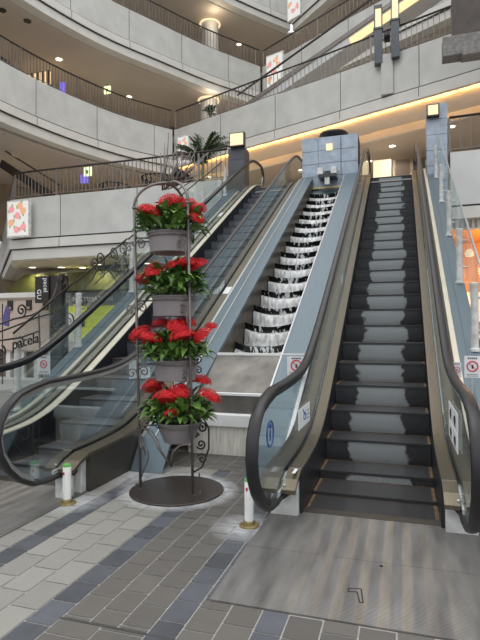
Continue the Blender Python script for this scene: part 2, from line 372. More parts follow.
def tag(o, label=None, cat=None, group=None, kind=None):
    if label: o['label'] = label
    if cat: o['category'] = cat
    if group: o['group'] = group
    if kind: o['kind'] = kind
    return o
def thing(name, loc, label, cat, group=None):
    o = bpy.data.objects.new(name, None); COL.objects.link(o); o.location = loc; o.empty_display_size = .2
    WORLD_LOC[o.name] = Vector(loc)
    return tag(o, label, cat, group)
def struct(o): o['kind'] = 'structure'; return o
def dup(root, loc, rotz=0., label=None, group=None):
    r = root.copy(); COL.objects.link(r); r.location = loc; r.rotation_euler = (0, 0, rotz); WORLD_LOC[r.name] = Vector(loc)
    if label: r['label'] = label
    if group: r['group'] = group
    for ch in list(root.children):
        c = ch.copy(); COL.objects.link(c); c.parent = r
        for g in list(ch.children):
            d = g.copy(); COL.objects.link(d); d.parent = c
    return r
def text_mb(txt, size, place, depth=.004, mi=0, mb=None, spacing=1.):
    """lettering as real geometry; place(x, y, z) maps text space to the world"""
    cu = bpy.data.curves.new('t', 'FONT'); cu.body = txt; cu.size = size; cu.extrude = depth/2; cu.resolution_u = 3; cu.space_character = spacing
    ob = bpy.data.objects.new('t', cu); COL.objects.link(ob)
    dg = bpy.context.evaluated_depsgraph_get(); me = bpy.data.meshes.new_from_object(ob.evaluated_get(dg))
    mb = mb or MB()
    mb.add([place(*v.co) for v in me.vertices], [tuple(p.vertices) for p in me.polygons], mi)
    bpy.data.objects.remove(ob); bpy.data.curves.remove(cu); bpy.data.meshes.remove(me)
    return mb
def frange(a, b, n): return [a+(b-a)*i/(n-1) for i in range(n)]

# ------------------------------------------------------------------ camera
F_PX, CAM_H = 515., 1.466
yaw, pitch, roll = radians(17.5), radians(.76), radians(-.26)
Rv = Vector((cos(yaw), sin(yaw), 0)); Fv = Vector((-sin(yaw)*cos(pitch), cos(yaw)*cos(pitch), sin(pitch))); Uv = Rv.cross(Fv)
R2 = Rv*cos(roll)+Uv*sin(roll); U2 = Uv*cos(roll)-Rv*sin(roll)
cd = bpy.data.cameras.new('camera'); cam = bpy.data.objects.new('camera', cd); COL.objects.link(cam)
cam.matrix_world = Matrix(((R2.x, U2.x, -Fv.x, 0), (R2.y, U2.y, -Fv.y, 0), (R2.z, U2.z, -Fv.z, CAM_H), (0, 0, 0, 1)))
cd.sensor_fit = 'VERTICAL'; cd.sensor_height = 24.; cd.lens = 24.*F_PX/640.; cd.clip_end = 300; cd.clip_start = .05
SC.camera = cam

# ------------------------------------------------------------------ incline
S = .57735; NY, NZ = 4.89, .095
L2, L3, L4 = 5.42, 9.9, 14.4
def nos(y): return NZ+S*(y-NY)
def prof(base, h, top, r=.45):
    y0 = NY+(base-NZ-h)/S; y1 = y0+(top-base)/S
    def f(y):
        a = y-y0; b = y-y1
        return base+S/2*(a+sqrt(a*a+r*r)-b-sqrt(b*b+r*r))
    return f
hand = prof(1.0, .88, L2+1.0)
deck = prof(.33, .15, L2+.30)
YS = frange(3.98, 6.4, 16)+frange(6.8, 13.2, 9)+frange(13.5, 15.2, 12)

# ------------------------------------------------------------------ floor
def build_floor():
    mb = MB()
    # broad base slab
    mb.box(-30, 16, -4, 40, -.25, -.004, 3)
    g = .0085
    def column(x0, x1, y0, y1, ln, mi, shift=0.):
        y = y0-ln+shift % ln
        while y < y1:
            a = max(y, y0); b = min(y+ln, y1)
            if b-a > .012:
                mb.add([(x0+g/2, a+g/2, 0), (x1-g/2, a+g/2, 0), (x1-g/2, b-g/2, 0), (x0+g/2, b-g/2, 0)], [(0, 1, 2, 3)], mi)
            y += ln
    YF, DR, YB = -.5, 2.235, 5.0
    # in front of the drain line: bigger grey tiles
    xs = [(-1.82, -1.66, 2), (-1.18, -1.03, 2), (-.68, -.55, 2)]
    def cols(xa, xb, w, mi, y0, y1, ln, ph=0.):
        n = max(1, round((xb-xa)/w)); w = (xb-xa)/n
        for i in range(n): column(xa+i*w, xa+(i+1)*w, y0, y1, ln, mi, ph+(.5*ln if i % 2 else 0))
    # light band and its slate rows
    column(-1.82, -1.66, YF, YB, .215, 2, .07)
    cols(-2.36, -1.82, .18, 1, YF, YB, .27, .05)
    column(-2.52, -2.36, YF, YB, .215, 2, .12)
    cols(-2.70, -2.52, .18, 1, YF, YB, .27, .1)
    # grey field between slate rows
    cols(-1.66, -1.18, .16, 0, DR, YB, .2, .03)
    column(-1.18, -1.03, YF, YB, .2, 2, .06)
    cols(-1.66, -1.18, .24, 0, YF, DR-.012, .2, .0)
    # in front of the landing plate
    cols(-1.03, -.70, .165, 0, YF, 2.6, .2, .02)
    column(-.70, -.56, YF, 2.6, .2, 2, .1)
    cols(-.56, 2.4, .17, 0, YF, 2.6, .2, .09)
    cols(-1.03, -1.0, .05, 2, 2.6, YB, .2, .02)
    cols(.52, 2.4, .17, 0, 2.6, YB, .2, .02)
    # left of the band
    cols(-4.9, -2.70, .18, 1, YF, 2.6, .27, .1)
    cols(-9.0, -4.24, .3, 1, -.5, 12, .3, .1)
    cols(-2.72, -1.0, .2, 0, YB, 5.58, .2, .0)
    # drain slot
    mb.box(-1.66, -1.03, DR-.012, DR, -.003, .0005, 4)
    # far paving
    mb.add([(-30, 12, -.001), (16, 12, -.001), (16, 40, -.001), (-30, 40, -.001)], [(0, 1, 2, 3)], 3)
    mb.add([(-30, -4, -.001), (-9, -4, -.001), (-9, 12, -.001), (-30, 12, -.001)], [(0, 1, 2, 3)], 3)
    mb.add([(2.4, -4, -.001), (16, -4, -.001), (16, 12, -.001), (2.4, 12, -.001)], [(0, 1, 2, 3)], 3)
    mb.add([(-9, -4, -.001), (2.4, -4, -.001), (2.4, -.5, -.001), (-9, -.5, -.001)], [(0, 1, 2, 3)], 3)
    struct(mb.build('floor', ['t_grey', 't_light', 't_dark', 'grout', 'joint'], origin=(0, 0, 0), fix=False))
build_floor()

# ------------------------------------------------------------------ escalators
def handrail_path():
    p = [(4.02, .225), (3.8, .205), (3.6, .20), (3.42, .225), (3.27, .30), (3.15, .41), (3.07, .53), (3.045, .65), (3.07, .77), (3.14, .87), (3.26, .95), (3.42, .99)]
    p += [(y, hand(y)) for y in frange(3.6, 6.4, 18)]
    p += [(y, hand(y)) for y in frange(6.9, 13.0, 10)]
    p += [(y, hand(y)) for y in frange(13.3, 15.0, 12)]
    zt = L2+1.0
    p += [(15.2, zt-.03), (15.35, zt-.11), (15.45, zt-.24), (15.48, zt-.38), (15.44, zt-.52), (15.34, zt-.64), (15.2, zt-.7), (15.0, zt-.72)]
    return p
HP = handrail_path()
RAIL_SEC = [(.042*cos(a)*(1 if abs(cos(a)) > .5 else 1.05), .021*sin(a)) for a in [2*pi*k/12 for k in range(12)]]

def glass_poly():
    top = [(y, z) for (y, z) in HP[2:-8]]
    bottom_end = [(15.0, deck(15.0)-.01)]
    back = [(y, deck(y)-.02) for y in reversed(YS) if 3.95 < y < 15.0]
    return top+[(15.25, L2+.9), (15.38, L2+.7), (15.2, L2+.32)]+bottom_end+back+[(3.85, .27)]

def make_step(mat_r):
    mb = MB()
    hw = .505
    tri = [(0, 0), (.405, 0), (.405, -.02), (.02, -.02), (.02, -.06)]
    # curved riser
    n = 6; pr = []
    for i in range(n+1):
        t = i/n; pr.append((.006+.035*t*t, -.012-.222*t))
    # tread
    mb.box(-hw, hw, .0, .402, -.018, 0, 0)
    vs = []; fs = []
    for (y, z) in pr: vs += [(-hw, y, z), (hw, y, z)]
    k = len(vs)
    for (y, z) in pr: vs += [(-hw, y+.012, z), (hw, y+.012, z)]
    for i in range(n): fs.append((2*i, 2*i+1, 2*i+3, 2*i+2)); fs.append((k+2*i+2, k+2*i+3, k+2*i+1, k+2*i))
    mb.add(vs, fs, 1)
    # demarcation lines at sides and rear
    for s in (-1, 1): mb.box(min(s*.478, s*.503), max(s*.478, s*.503), .012, .398, -.002, .0025, 2)
    mb.box(-hw+.01, hw-.01, .384, .398, -.002, .002, 2)
    # dark nosing edge
    mb.box(-hw, hw, -.006, .006, -.020, .001, 3)
    return mb

def escalator(cx, label, riser, left_mats, right_mats, cascade_side):
    root = thing('escalator', (cx, 4.13, 0), label, 'escalator')
    # steps
    base_me = None
    for k in range(-2, 24):
        y = NY+.4*k; z = nos(y)
        if k == -1: z = .032
        if k == -2: y = 4.10; z = .006
        if k == 0: z = .112
        if base_me is None:
            mbs = make_step(riser); mbs.v = [v+WORLD_LOC[root.name] for v in mbs.v]
            o = mbs.build('step', ['tread' if riser == 'riser_r' else 'tread_l', riser, 'yellow_line', 'nosing'], root)
            base_me = o.data
        else:
            o = bpy.data.objects.new('step', base_me); COL.objects.link(o); o.parent = root
        o.location = (0, y-4.13, z)
        if k <= 0:    # the flattening steps at the comb: short risers
            o.scale = (1, 1, 1)
            me = base_me.copy(); o.data = me
            prevz = {-2: .003, -1: .006, 0: .032}[k]
            depth = {-2: .40, -1: .40, 0: .402}[k]
            for v in me.vertices:
                if v.co.z < prevz-z: v.co.z = prevz-z+.0
            if k == 0: pass
    # landing plate and comb
    pm = MB(); pm.box(cx-.75, cx+.77, 2.6, 3.305, .0005, .008); pm.box(cx-.75, cx+.77, 3.31, 4.03, .0005, .008)
    pl = pm.build('landing_plate', 'plate', root)
    hk = MB()
    for a, b in (((cx-.05, 2.93), (cx+.02, 2.945)), ((cx+.02, 2.945), (cx+.04, 2.80)), ((cx+.04, 2.80), (cx+.022, 2.80)), ((cx+.022, 2.80), (cx+.0, 2.905)), ((cx+.0, 2.905), (cx-.045, 2.895)), ((cx-.045, 2.895), (cx-.05, 2.93))):
        hk.bar((a[0], a[1], .0085), (b[0], b[1], .0085), .007, .002)
    hk.lathe([(.012, 0), (.012, .002)], (cx+.115, 3.32-.06, .008), 10)
    hk.build('lifting_slot', 'black', pl)
    cm = MB(); cm.prism([(4.03, 0.0005), (4.03, .010), (4.12, .016), (4.14, .008), (4.14, .0005)], cx-.51, cx+.51)
    for i in range(51): cm.box(cx-.505+i*.02, cx-.497+i*.02, 4.12, 4.155, .008, .013)
    cm.build('comb_plate', 'dark_bronze', root)
    for s, mats in ((-1, left_mats), (1, right_mats)):
        def X(a): return cx+s*a
        def xx(a, b): return (min(X(a), X(b)), max(X(a), X(b)))
        casc = (cascade_side == s)
        # black skirt
        sk = MB(); x0, x1 = xx(.508, .53)
        ysk = frange(4.0, 15.0, 40)
        sk.strip(ysk, lambda y: deck(y)-.015, lambda y: max(.001, min(nos(y), L2)-.35), x0, x1); sk.build('skirt_panel', 'skirt', root)
        # inner deck
        yd = [3.74, 3.84]+YS
        nose = {3.74: .26, 3.84: .315}
        tf = lambda y: nose.get(y, deck(y)); bf = lambda y: nose.get(y, deck(y))-.03
        dk = MB(); x0, x1 = xx(.51, .612); dk.strip(yd, tf, bf, x0, x1)
        # joints across the deck
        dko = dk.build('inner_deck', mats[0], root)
        gr = MB()
        for yj in (3.99,): gr.strip([yj, yj+.012], lambda y: deck(y)+.002, lambda y: deck(y)-.01, x0, x1)
        gr.build('deck_joint', 'steel', dko)
        # glass
        gp = MB(); gp.prism(glass_poly(), X(.625)-.006, X(.625)+.006)
        go = gp.build('glass_panel', 'glass', root)
        bm = bmesh.new(); bm.from_mesh(go.data); bmesh.ops.triangulate(bm, faces=[f for f in bm.faces if len(f.verts) > 4]); bm.to_mesh(go.data); bm.free()
        ch = MB()
        for a in (.612, .632): ch.strip(YS, lambda y: deck(y)+.012, lambda y: deck(y)-.03, *xx(a, a+.006))
        ch.build('glass_channel', 'skirt', go)
        # handrail + guide
        hr = MB(); hr.sweep_yz(HP, X(.64), RAIL_SEC); hro = hr.build('handrail', 'rubber', root, smooth=True)
        gd = MB(); gd.sweep_yz([(y, z) for y, z in HP[3:-5]], X(.632), [(-.014, -.022), (.014, -.022), (.014, -.055), (-.014, -.055)])
        gd.build('handrail_guide', 'steel' if s > 0 else 'skirt', hro)
        # outer deck
        od = MB(); x0, x1 = xx(.645, .80 if True else .78); od.strip(yd, tf, bf, x0, x1); od.build('outer_deck', mats[1], root)
        # cladding
        cl = MB(); x0, x1 = xx(.745, .79); ycl = [4.0]+[y for y in YS if y > 4.0]
        cl.strip(ycl, lambda y: deck(y)-.031, lambda y: max(.001, deck(y)-1.2), x0, x1)
        cl.build('side_cladding', 'dark_bronze', root)
        # newel base
        nb = MB(); x0, x1 = xx(.532, .744); nb.box(x0, x1, 3.93, 4.3, .001, .285)
        nb.box(*xx(.66, .70), 3.925, 3.93, .05, .26); nbo = nb.build('newel_base', 'white_metal', root, bevel=.006)
        bt = MB(); bt.tube([(X(.64), 3.80, .205), (X(.64), 3.88, .21), (X(.64), 3.928, .212)], [.045, .062, .07], 14)
        bt.build('handrail_boot', 'black', nbo, smooth=True)
        br = MB(); br.bar((X(.625), 3.70, .235), (X(.625), 3.95, .26), .012, .03); br.build('glass_clip', 'white_metal', nbo)
        if not casc:
            st = MB(); x0, x1 = xx(.80, .86); yb = [y for y in YS if y > 4.6]
            st.strip(yb, lambda y: deck(y)+.03, lambda y: deck(y)-.05, x0, x1); st.build('edge_strip', 'cream_reflection', root)  # reflective trim; its bright reflection is put into the cream colour
            bd = MB(); x0, x1 = xx(.862, 1.10); yb = [4.68, 4.9]+frange(5.1, 14.6, 12)
            bl = lambda y: .0 if y == 4.68 else nos(y)+.2
            bd.strip(yb, lambda y: bl(y)+.001+.001, lambda y: max(.0005, bl(y)-.6), x0, x1); bd.build('outer_blue_deck', 'blue_steel', root)
            rb = MB(); rb.strip(yb[1:], lambda y: bl(y)+.012, lambda y: bl(y)-.0, *xx(.95, .965)); rb.build('deck_rib', 'blue_steel', root)
    # truss underside
    ub = MB(); ub.strip(frange(5.6, 14.8, 14), lambda y: nos(y)-.55, lambda y: max(.002, nos(y)-.9), cx-.74, cx+.74); ub.build('truss_soffit', 'dark_bronze', root)
    return root

esc_r = escalator(-.25, 'right-hand escalator with worn pale patches on its dark steps and a floor plate in front', 'riser_r', ('bronze', 'dark_bronze'), ('bronze', 'dark_bronze'), -1)
esc_l = escalator(-3.46, 'left-hand escalator with unworn dark steps beyond the potted flower stand', 'riser_l', ('cream_reflection', 'dark_bronze'), ('dark_bronze', 'bronze'), 1)  # left inner deck: same metal as the others, bright reflection painted in as cream

# stickers on the escalators
def plate_yz(mb, x, y0, y1, z0, z1, t=.002, mi=0): mb.box(x-t, x+t, y0, y1, z0, z1, mi)
def ring_yz(mb, x, y, z, r, w, mi, n=24, ry=1.):
    mb.tube([(x, y+r*ry*cos(2*pi*k/n), z+r*sin(2*pi*k/n)) for k in range(n)], w, 5, mi, closed=True)
GX_R = -.25-.625; GX_R2 = -.25+.625
st = MB(); xs = GX_R-.009                                   # round blue mark on the newel glass
ring_yz(st, xs, 3.49, .72, .088, .007, 0); st.box(xs-.001, xs+.001, 3.47, 3.51, .67, .75, 0); ring_yz(st, xs, 3.49, .775, .012, .008, 0)
tag(st.build('round_sticker', 'blue_print', esc_r), 'round blue pictogram sticker on the newel glass')
st = MB(); xs = GX_R+.009
plate_yz(st, xs, 4.42, 4.98, .56, .74); ring_yz(st, xs+.002, 4.70, .645, .032, .006, 1, ry=1.6); st.bar((xs+.003, 4.70, .66), (xs+.003, 4.63, .71), .004, .02, 1)
for i in range(3): st.box(xs+.002, xs+.003, 4.80, 4.93, .60+.035*i, .61+.035*i, 1)
tag(st.build('wheelchair_sticker', ['white', 'blue_print'], esc_r), 'white sticker with blue wheelchair mark on glass')
st = MB(); xs = GX_R2-.009
plate_yz(st, xs, 3.95, 4.65, .70, .84); plate_yz(st, xs, 3.95, 4.65, .555, .69)
for (yy, zz) in ((4.12, .77), (4.45, .77), (4.12, .62), (4.45, .62)):
    ring_yz(st, xs-.002, yy, zz, .028, .005, 1, ry=1.8); st.box(xs-.004, xs-.002, yy-.05, yy+.05, zz-.045, zz-.035, 1); st.box(xs-.004, xs-.002, yy-.02, yy+.03, zz-.02, zz+.02, 1)
tag(st.build('caution_sticker', ['white', 'black'], esc_r), 'pale four-picture caution sticker on glass')
st = MB()
st.strip([7.95, 8.16], lambda y: deck(y)+.16, lambda y: deck(y)+.05, GX_R-.010, GX_R-.007); st.build('small_sticker', 'white', esc_r)
st = MB(); st.strip([3.86, 3.98], lambda y: deck(y)+.003, lambda y: deck(y)+.001, -.81, -.785); st.build('deck_label', 'white', esc_r)
# bolts on deck noses
for (cx, root) in ((-.25, esc_r), (-3.46, esc_l)):
    for s in (-1, 1):
        b = MB(); b.lathe([(.012, 0), (.012, .012), (.006, .018)], (cx+s*.60, 3.775, .275), 10); b.build('screw', 'steel', root)
GX_L = -3.46+.625
st = MB(); plate_yz(st, GX_L-.009, 5.0, 5.24, .90, 1.10); plate_yz(st, GX_L-.009, 5.27, 5.48, .88, 1.0)
ring_yz(st, GX_L-.012, 5.12, 1.0, .05, .006, 1)
tag(st.build('pale_sticker', ['white', 'blue_print'], esc_l), 'pale sticker on the near balustrade glass')
st = MB(); st.strip([7.93, 8.15], lambda y: deck(y)+.004, lambda y: deck(y)+.001, -2.80, -2.70)
st.strip([7.93, 8.15], lambda y: deck(y)+.12, lambda y: deck(y)+.02, GX_L-.009, GX_L-.007)
tag(st.build('deck_sticker', 'white', esc_l), 'white square sticker on the bronze deck')
st = MB(); st.strip([11.6, 11.85], lambda y: deck(y)+.004, lambda y: deck(y)+.001, -4.22, -4.13); st.build('deck_sticker', 'white', esc_l)

# ------------------------------------------------------------------ no-entry notices on the guard plates
def notice(x0, x1, y, z0, z1, label, r=.06):
    root = thing('no_entry_sign', ((x0+x1)/2, y, z0), label, 'sign')
    b = MB(); b.box(x0, x1, y, y+.006, z0, z1); b.build('panel', 'white', root)
    xm = (x0+x1)/2; zm = z0+(z1-z0)*.52
    r_ = MB(); r_.tube([(xm+r*cos(2*pi*k/24), y-.003, zm+r*sin(2*pi*k/24)) for k in range(24)], r*.14, 5, closed=True)
    r_.bar((xm-r*.7, y-.004, zm+r*.7), (xm+r*.7, y-.004, zm-r*.7), r*.22, .003)
    r_.build('prohibition_ring', 'red', root)
    t = MB(); t.lathe([(r*.16, 0), (r*.16, .001)], (xm, y-.002, zm+r*.25), 8)
    t.box(xm-r*.18, xm+r*.18, y-.002, y-.001, zm-r*.45, zm+r*.25)
    for i in range(5): t.box(xm-r*.9+i*r*.38, xm-r*.9+i*r*.38+r*.24, y-.002, y-.001, z1-(z1-z0)*.15, z1-(z1-z0)*.07)
    for i in range(2): t.box(x0+.02, x1-.02, y-.002, y-.001, z0+(z1-z0)*(.06+.07*i), z0+(z1-z0)*(.08+.07*i))
    t.build('pictogram', 'black', root)
    g = MB(); g.box(xm-.008, xm+.008, y+.006, y+.02, z0-.28, z1); g.build('bracket', 'steel', root)
    return root
notice(-1.285, -1.07, 5.9, .90, 1.12, 'white no-entry notice with a red ring left of the right-hand escalator')
notice(.60, .75, 5.7, .94, 1.16, 'larger white no-entry notice right of the right-hand escalator, near its lowest post', .05)
notice(.49, .575, 5.75, .93, 1.09, 'small narrow red-ringed notice tucked behind the right-hand handrail', .03)
notice(-4.27, -4.09, 5.28, .90, 1.13, 'white notice outside the far left handrail of the left-hand escalator', .045)

# ------------------------------------------------------------------ cascade fountain between the escalators
def cascade():
    root = thing('cascading_fountain', (-1.87, 5.58, 0), 'stepped white water cascade running down between the two escalators', 'fountain')
    XL, XR = -2.30, -1.45
    b = MB(); b.box(XL-.1, XR, 5.58, 5.75, .001, .33); b.build('front_wall', 'stone_pale', root)
    b = MB(); b.box(XL-.1, XR, 5.53, 5.75, .33, .475); b.build('ledge', 'ledge', root, bevel=.012)
    b = MB(); b.box(XL, XR, 5.62, 5.66, .475, .68); b.build('lower_panel', 'stain_metal', root)
    b = MB(); b.box(XL, XR, 5.60, 5.67, .68, .705); b.build('water_lip', 'ledge', root); b = MB(); b.box(XL, -1.06, 6.30, 6.37, 1.10, 1.13); b.build('water_lip', 'ledge', root)
    b = MB(); b.prism([(5.67, .69), (6.32, 1.11), (6.32, 1.04), (5.67, .62)], XL, XR); b.build('sloped_panel', 'stain_metal', root)
    b = MB(); b.box(XL, -1.40, 6.37, 7.05, 1.02, 1.09); b.build('lowest_pool_water', 'foam', root)
    dl = lambda y: 0. if y == 4.68 else nos(y)+.2
    ys = [4.68, 4.9]+frange(5.1, 13.9, 12)
    d = MB(); d.strip(ys, lambda y: dl(y)+.002, lambda y: max(.0005, dl(y)-.06), -2.655, XL); dk = d.build('side_deck', 'blue_steel', root)
    e = MB(); e.strip(ys[1:], lambda y: dl(y)+.014, lambda y: dl(y), -2.655, -2.62); e.strip(ys[1:], lambda y: dl(y)+.014, lambda y: dl(y), -2.50, -2.485); e.build('deck_rib', 'steel', dk)
    ysr = ys
    d = MB(); d.strip(ysr, lambda y: dl(y)+.002, lambda y: max(.0005, dl(y)-.06), XR, -1.055); dk = d.build('side_deck', 'blue_steel', root)
    e = MB(); e.strip(ysr[1:], lambda y: nos(y)+.212, lambda y: nos(y)+.2, -1.10, -1.06); e.strip(ysr[1:], lambda y: nos(y)+.212, lambda y: nos(y)+.2, XR, XR+.02); e.build('deck_rib', 'steel', dk)
    w = MB(); yw = frange(5.66, 14.0, 12); w.strip(yw, lambda y: nos(y)+.135, lambda y: max(.48, nos(y)-.9), XL-.04, XL); w.build('channel_wall', 'channel', root)
    w = MB(); w.strip(yw, lambda y: nos(y)+.135, lambda y: max(.48, nos(y)-.9), XR, XR+.04); w.build('channel_wall', 'channel', root)
    # basins
    N = 14
    for k in range(N):
        y = 7.02+.488*k; z = 1.225+.283*k; hw = (XR-XL)/2-.012; cx = (XL+XR)/2
        rnd = random.Random(k)
        n = 18
        def arc(bulge, off, hw=hw, y=y): return [(cx-hw+2*hw*i/n, y+off-bulge*(1-(2*i/n-1)**2)) for i in range(n+1)]
        # rim: black band with thickness
        m = MB(); f = arc(.15, 0); bk = arc(.12, .05)
        sag = lambda a: -.075*(1-((a-cx)/hw)**2)+.03
        vs = [(a, b_, z+sag(a)) for a, b_ in f]+[(a, b_, z-.10+sag(a)) for a, b_ in arc(.13, .02)]+[(a, b_, z+sag(a)) for a, b_ in bk]+[(a, b_, z-.10+sag(a)) for a, b_ in bk]
        fs = []; q = n+1
        for i in range(n):
            fs += [(i, i+1, q+i+1, q+i), (2*q+i+1, 2*q+i, i, i+1)[::-1], (q+i, q+i+1, 3*q+i+1, 3*q+i), (2*q+i, 2*q+i+1, 3*q+i+1, 3*q+i)]
        m.add(vs, fs)
        bo = m.build('basin', 'rim', root, smooth=True, auto=40)
        # foam skirt under the rim
        m = MB(); a0 = arc(.13, .03); a1 = arc(.17, -.02); a2 = arc(.16, -.05)
        rows = [[(a, b_, z-.09+sag(a)) for a, b_ in a0], [(a, b_-.012*rnd.random(), z-.125+sag(a)) for a, b_ in a1], [(a, b_-.03*rnd.random(), z-.24+sag(a)*.5) for a, b_ in a1], [(a, b_-.02, z-.33) for a, b_ in a2]]
        vs = [p for r in rows for p in r]; fs = []
        for j in range(3):
            for i in range(n): fs.append((j*q+i, j*q+i+1, (j+1)*q+i+1, (j+1)*q+i))
        m.add(vs, fs); m.build('foam', 'foam', bo, smooth=True)
        # pool water behind the rim
        m = MB(); vs = [(a, b_, z-.052) for a, b_ in bk]+[(cx+hw, y+.46, z-.052), (cx-hw, y+.46, z-.052)]
        m.add(vs, [tuple(range(len(vs)))]); m.build('pool_water', 'water', bo)
    # floor of the channel below the basins
    c = MB(); c.strip(frange(6.9, 14.0, 6), lambda y: nos(y)-.42, lambda y: nos(y)-.5, XL, XR); c.build('channel_bed', 'channel', root)
    # top pool and head block
    c = MB(); c.prism([(13.55, 4.72), (14.0, 5.20), (14.0, 4.7)], XL, XR); c.build('head_slope', 'blue_steel', root)
    c = MB(); c.box(XL, XR, 13.93, 14.0, 5.20, 5.24); c.build('gold_lip', 'gold', root)
    h = MB()
    xs = [-2.6, -2.15, -1.54, -1.09]; zs = [4.9, 5.55, 5.9, 6.25, 6.6]
    h.box(-2.59, -1.10, 14.03, 14.8, 4.6, 6.59, 1)
    for i in range(3):
        for j in range(4):
            h.box(xs[i]+.006, xs[i+1]-.006, 14.0+(-.03 if i == 1 else 0), 14.05, zs[j]+.006, zs[j+1]-.006, 0)
    h.box(-2.6, -1.09, 14.0, 14.8, 6.59, 6.62, 0)
    ho = h.build('head_block', ['tile_blue', 'joint'], root)
    l = MB(); l.box(-1.93, -1.76, 13.94, 13.975, 6.23, 6.41); l.build('block_lamp', 'lamp', ho)
    s = MB(); s.box(-2.10, -1.62, 13.6, 13.95, 5.42, 5.50, 0); s.box(-2.12, -1.98, 13.62, 13.95, 5.5, 5.68, 1); s.box(-1.76, -1.62, 13.62, 13.95, 5.5, 5.68, 1); s.box(-1.95, -1.79, 13.7, 13.95, 5.48, 5.6, 0)
    s.build('spout_box', ['basin', 'white_metal'], root)
    s = MB(); s.box(-1.93, -1.80, 13.62, 13.66, 5.22, 5.5); s.build('spout_water', 'foam', root)
    return root
cascade()
b = MB(); b.lathe([(.12, 0), (.2, .02), (.36, .09), (.40, .15), (.39, .19), (.3, .2)], (-1.78, 14.4, 6.62), 28)
tag(b.build('stone_bowl', 'stone_dark', smooth=True, auto=40), 'shallow black bowl on top of the tiled block at the head of the cascade', 'bowl')

# ------------------------------------------------------------------ posts and glass railings along the outer decks
def spiral(c, r, turns, a0, d=1, n=22, rin=.12):
    return [(c[0]+r*(1-(1-rin)*i/n)*cos(a0+d*2*pi*turns*i/n), c[1]+r*(1-(1-rin)*i/n)*sin(a0+d*2*pi*turns*i/n)) for i in range(n+1)]
def railing(x, s, ys, label):
    root = thing('glass_railing', (x, ys[0], nos(ys[0])+.2), label, 'railing')
    for y in ys:
        zb = nos(y)+.2 if y > 5 else nos(y)+.2
        p = MB(); p.lathe([(.062, .0), (.062, .03), (.046, .04), (.042, .06), (.042, .74), (.046, .75), (.046, .785), (.03, .795)], (x, y, zb-.02), 16)
        po = p.build('post', 'white_metal', root, smooth=True, auto=35)
        for zz in (.22, .6):
            k = MB(); k.tube([(x, y, zb+zz), (x+s*.085, y, zb+zz)], .014, 8); k.build('clamp', 'steel', po)
    g = MB(); xg = x+s*.08
    for a, b in zip(ys[:-1], ys[1:]):
        g = MB(); g.prism([(a+.02, nos(a)+.22), (b-.02, nos(b)+.22), (b-.02, nos(b)+1.12), (a+.02, nos(a)+1.12)], xg-.006, xg+.006); g.build('glass_panel', 'glass', root)
        c = MB(); c.bar((xg, a+.02, nos(a)+1.125), (xg, b-.02, nos(b)+1.125), .02, .02); c.build('top_edge', 'rail_brown' if s < 0 else 'steel', root)
    return root
rr = railing(.79, 1, [6.44, 8.0, 9.66, 11.36, 13.0, 14.3], 'glass railing on white posts along the right side of the right-hand escalator')
rl = railing(-4.5, -1, [5.20, 6.45, 8.0, 9.66, 11.36, 13.0], 'glass railing on posts with iron scrollwork along the far left escalator')
# scroll ironwork behind the left railing, in the plane of its glass
def iron(x, curves, name, parent, r=.012):
    m = MB()
    for c in curves: m.tube([(x, y, z) for y, z in c], r, 5)
    return m.build(name, 'iron', parent, smooth=True)
XI = -4.63
def scrolls_long():
    c = []
    c.append([(4.75, 1.44), (5.0, 1.50), (5.3, 1.58), (5.6, 1.63), (5.85, 1.72), (6.05, 1.90), (6.15, 2.1)])
    c.append([(4.75, 1.38), (5.05, 1.42), (5.35, 1.50), (5.7, 1.60), (6.0, 1.66), (6.3, 1.78), (6.5, 1.98)])
    c.append(spiral((5.42, 1.69), .09, 1.6, -1.2, 1)); c.append(spiral((5.06, 1.16), .10, 1.5, 1.3, -1)); c.append(spiral((4.9, 1.21), .08, 1.4, 1.3, 1))
    c.append(spiral((5.40, 1.27), .08, 1.4, 2.0, -1)); c.append(spiral((6.12, 1.52), .14, 1.6, 1.2, 1)); c.append(spiral((6.42, 1.56), .12, 1.5, 2.2, -1))
    c.append(spiral((6.25, 2.14), .11, 1.5, -2.5, -1)); c.append([(6.15, 1.50), (6.3, 1.75), (6.38, 2.0), (6.3, 2.25)])
    return c
iron(XI, scrolls_long(), 'scroll_ironwork', rl)
def scrolls_up():
    c = []
    c.append([(6.5, 1.95), (6.75, 2.05), (7.0, 2.22), (7.15, 2.42)]); c.append(spiral((7.05, 2.47), .10, 1.5, 0, 1))
    c.append(spiral((6.72, 1.85), .13, 1.5, .5, -1)); c.append(spiral((6.95, 1.75), .09, 1.5, 2.5, 1))
    for (cy, cz) in ((7.22, 2.56), (7.62, 2.70), (7.92, 2.82)):
        c.append(spiral((cy, cz), .13, 1.6, -.8, 1)); c.append(spiral((cy+.05, cz-.22), .09, 1.4, 2.0, -1))
    c.append([(7.05, 2.15), (7.35, 2.33), (7.6, 2.50), (7.9, 2.66), (8.1, 2.9)]); c.append([(7.25, 2.45), (7.5, 2.40), (7.7, 2.25), (7.8, 2.05)])
    c.append(spiral((7.95, 2.42), .12, 1.4, 1.5, 1))
    return c
iron(XI, scrolls_up(), 'scroll_ironwork', rl)
tm = text_mb('pacela', .19, lambda x, y, z: (-4.43-z, 5.03+x, 1.205+y+.16*x), .012)
tag(tm.build('iron_lettering', 'iron', rl), 'wrought iron lettering reading pacela')
iron(XI, [[(4.7, 1.33), (5.0, 1.31), (5.4, 1.34), (5.75, 1.42)], [(4.75, 1.44), (4.75, 1.0)], [(5.75, 1.66), (5.78, 1.1)]], 'letter_frame', rl)

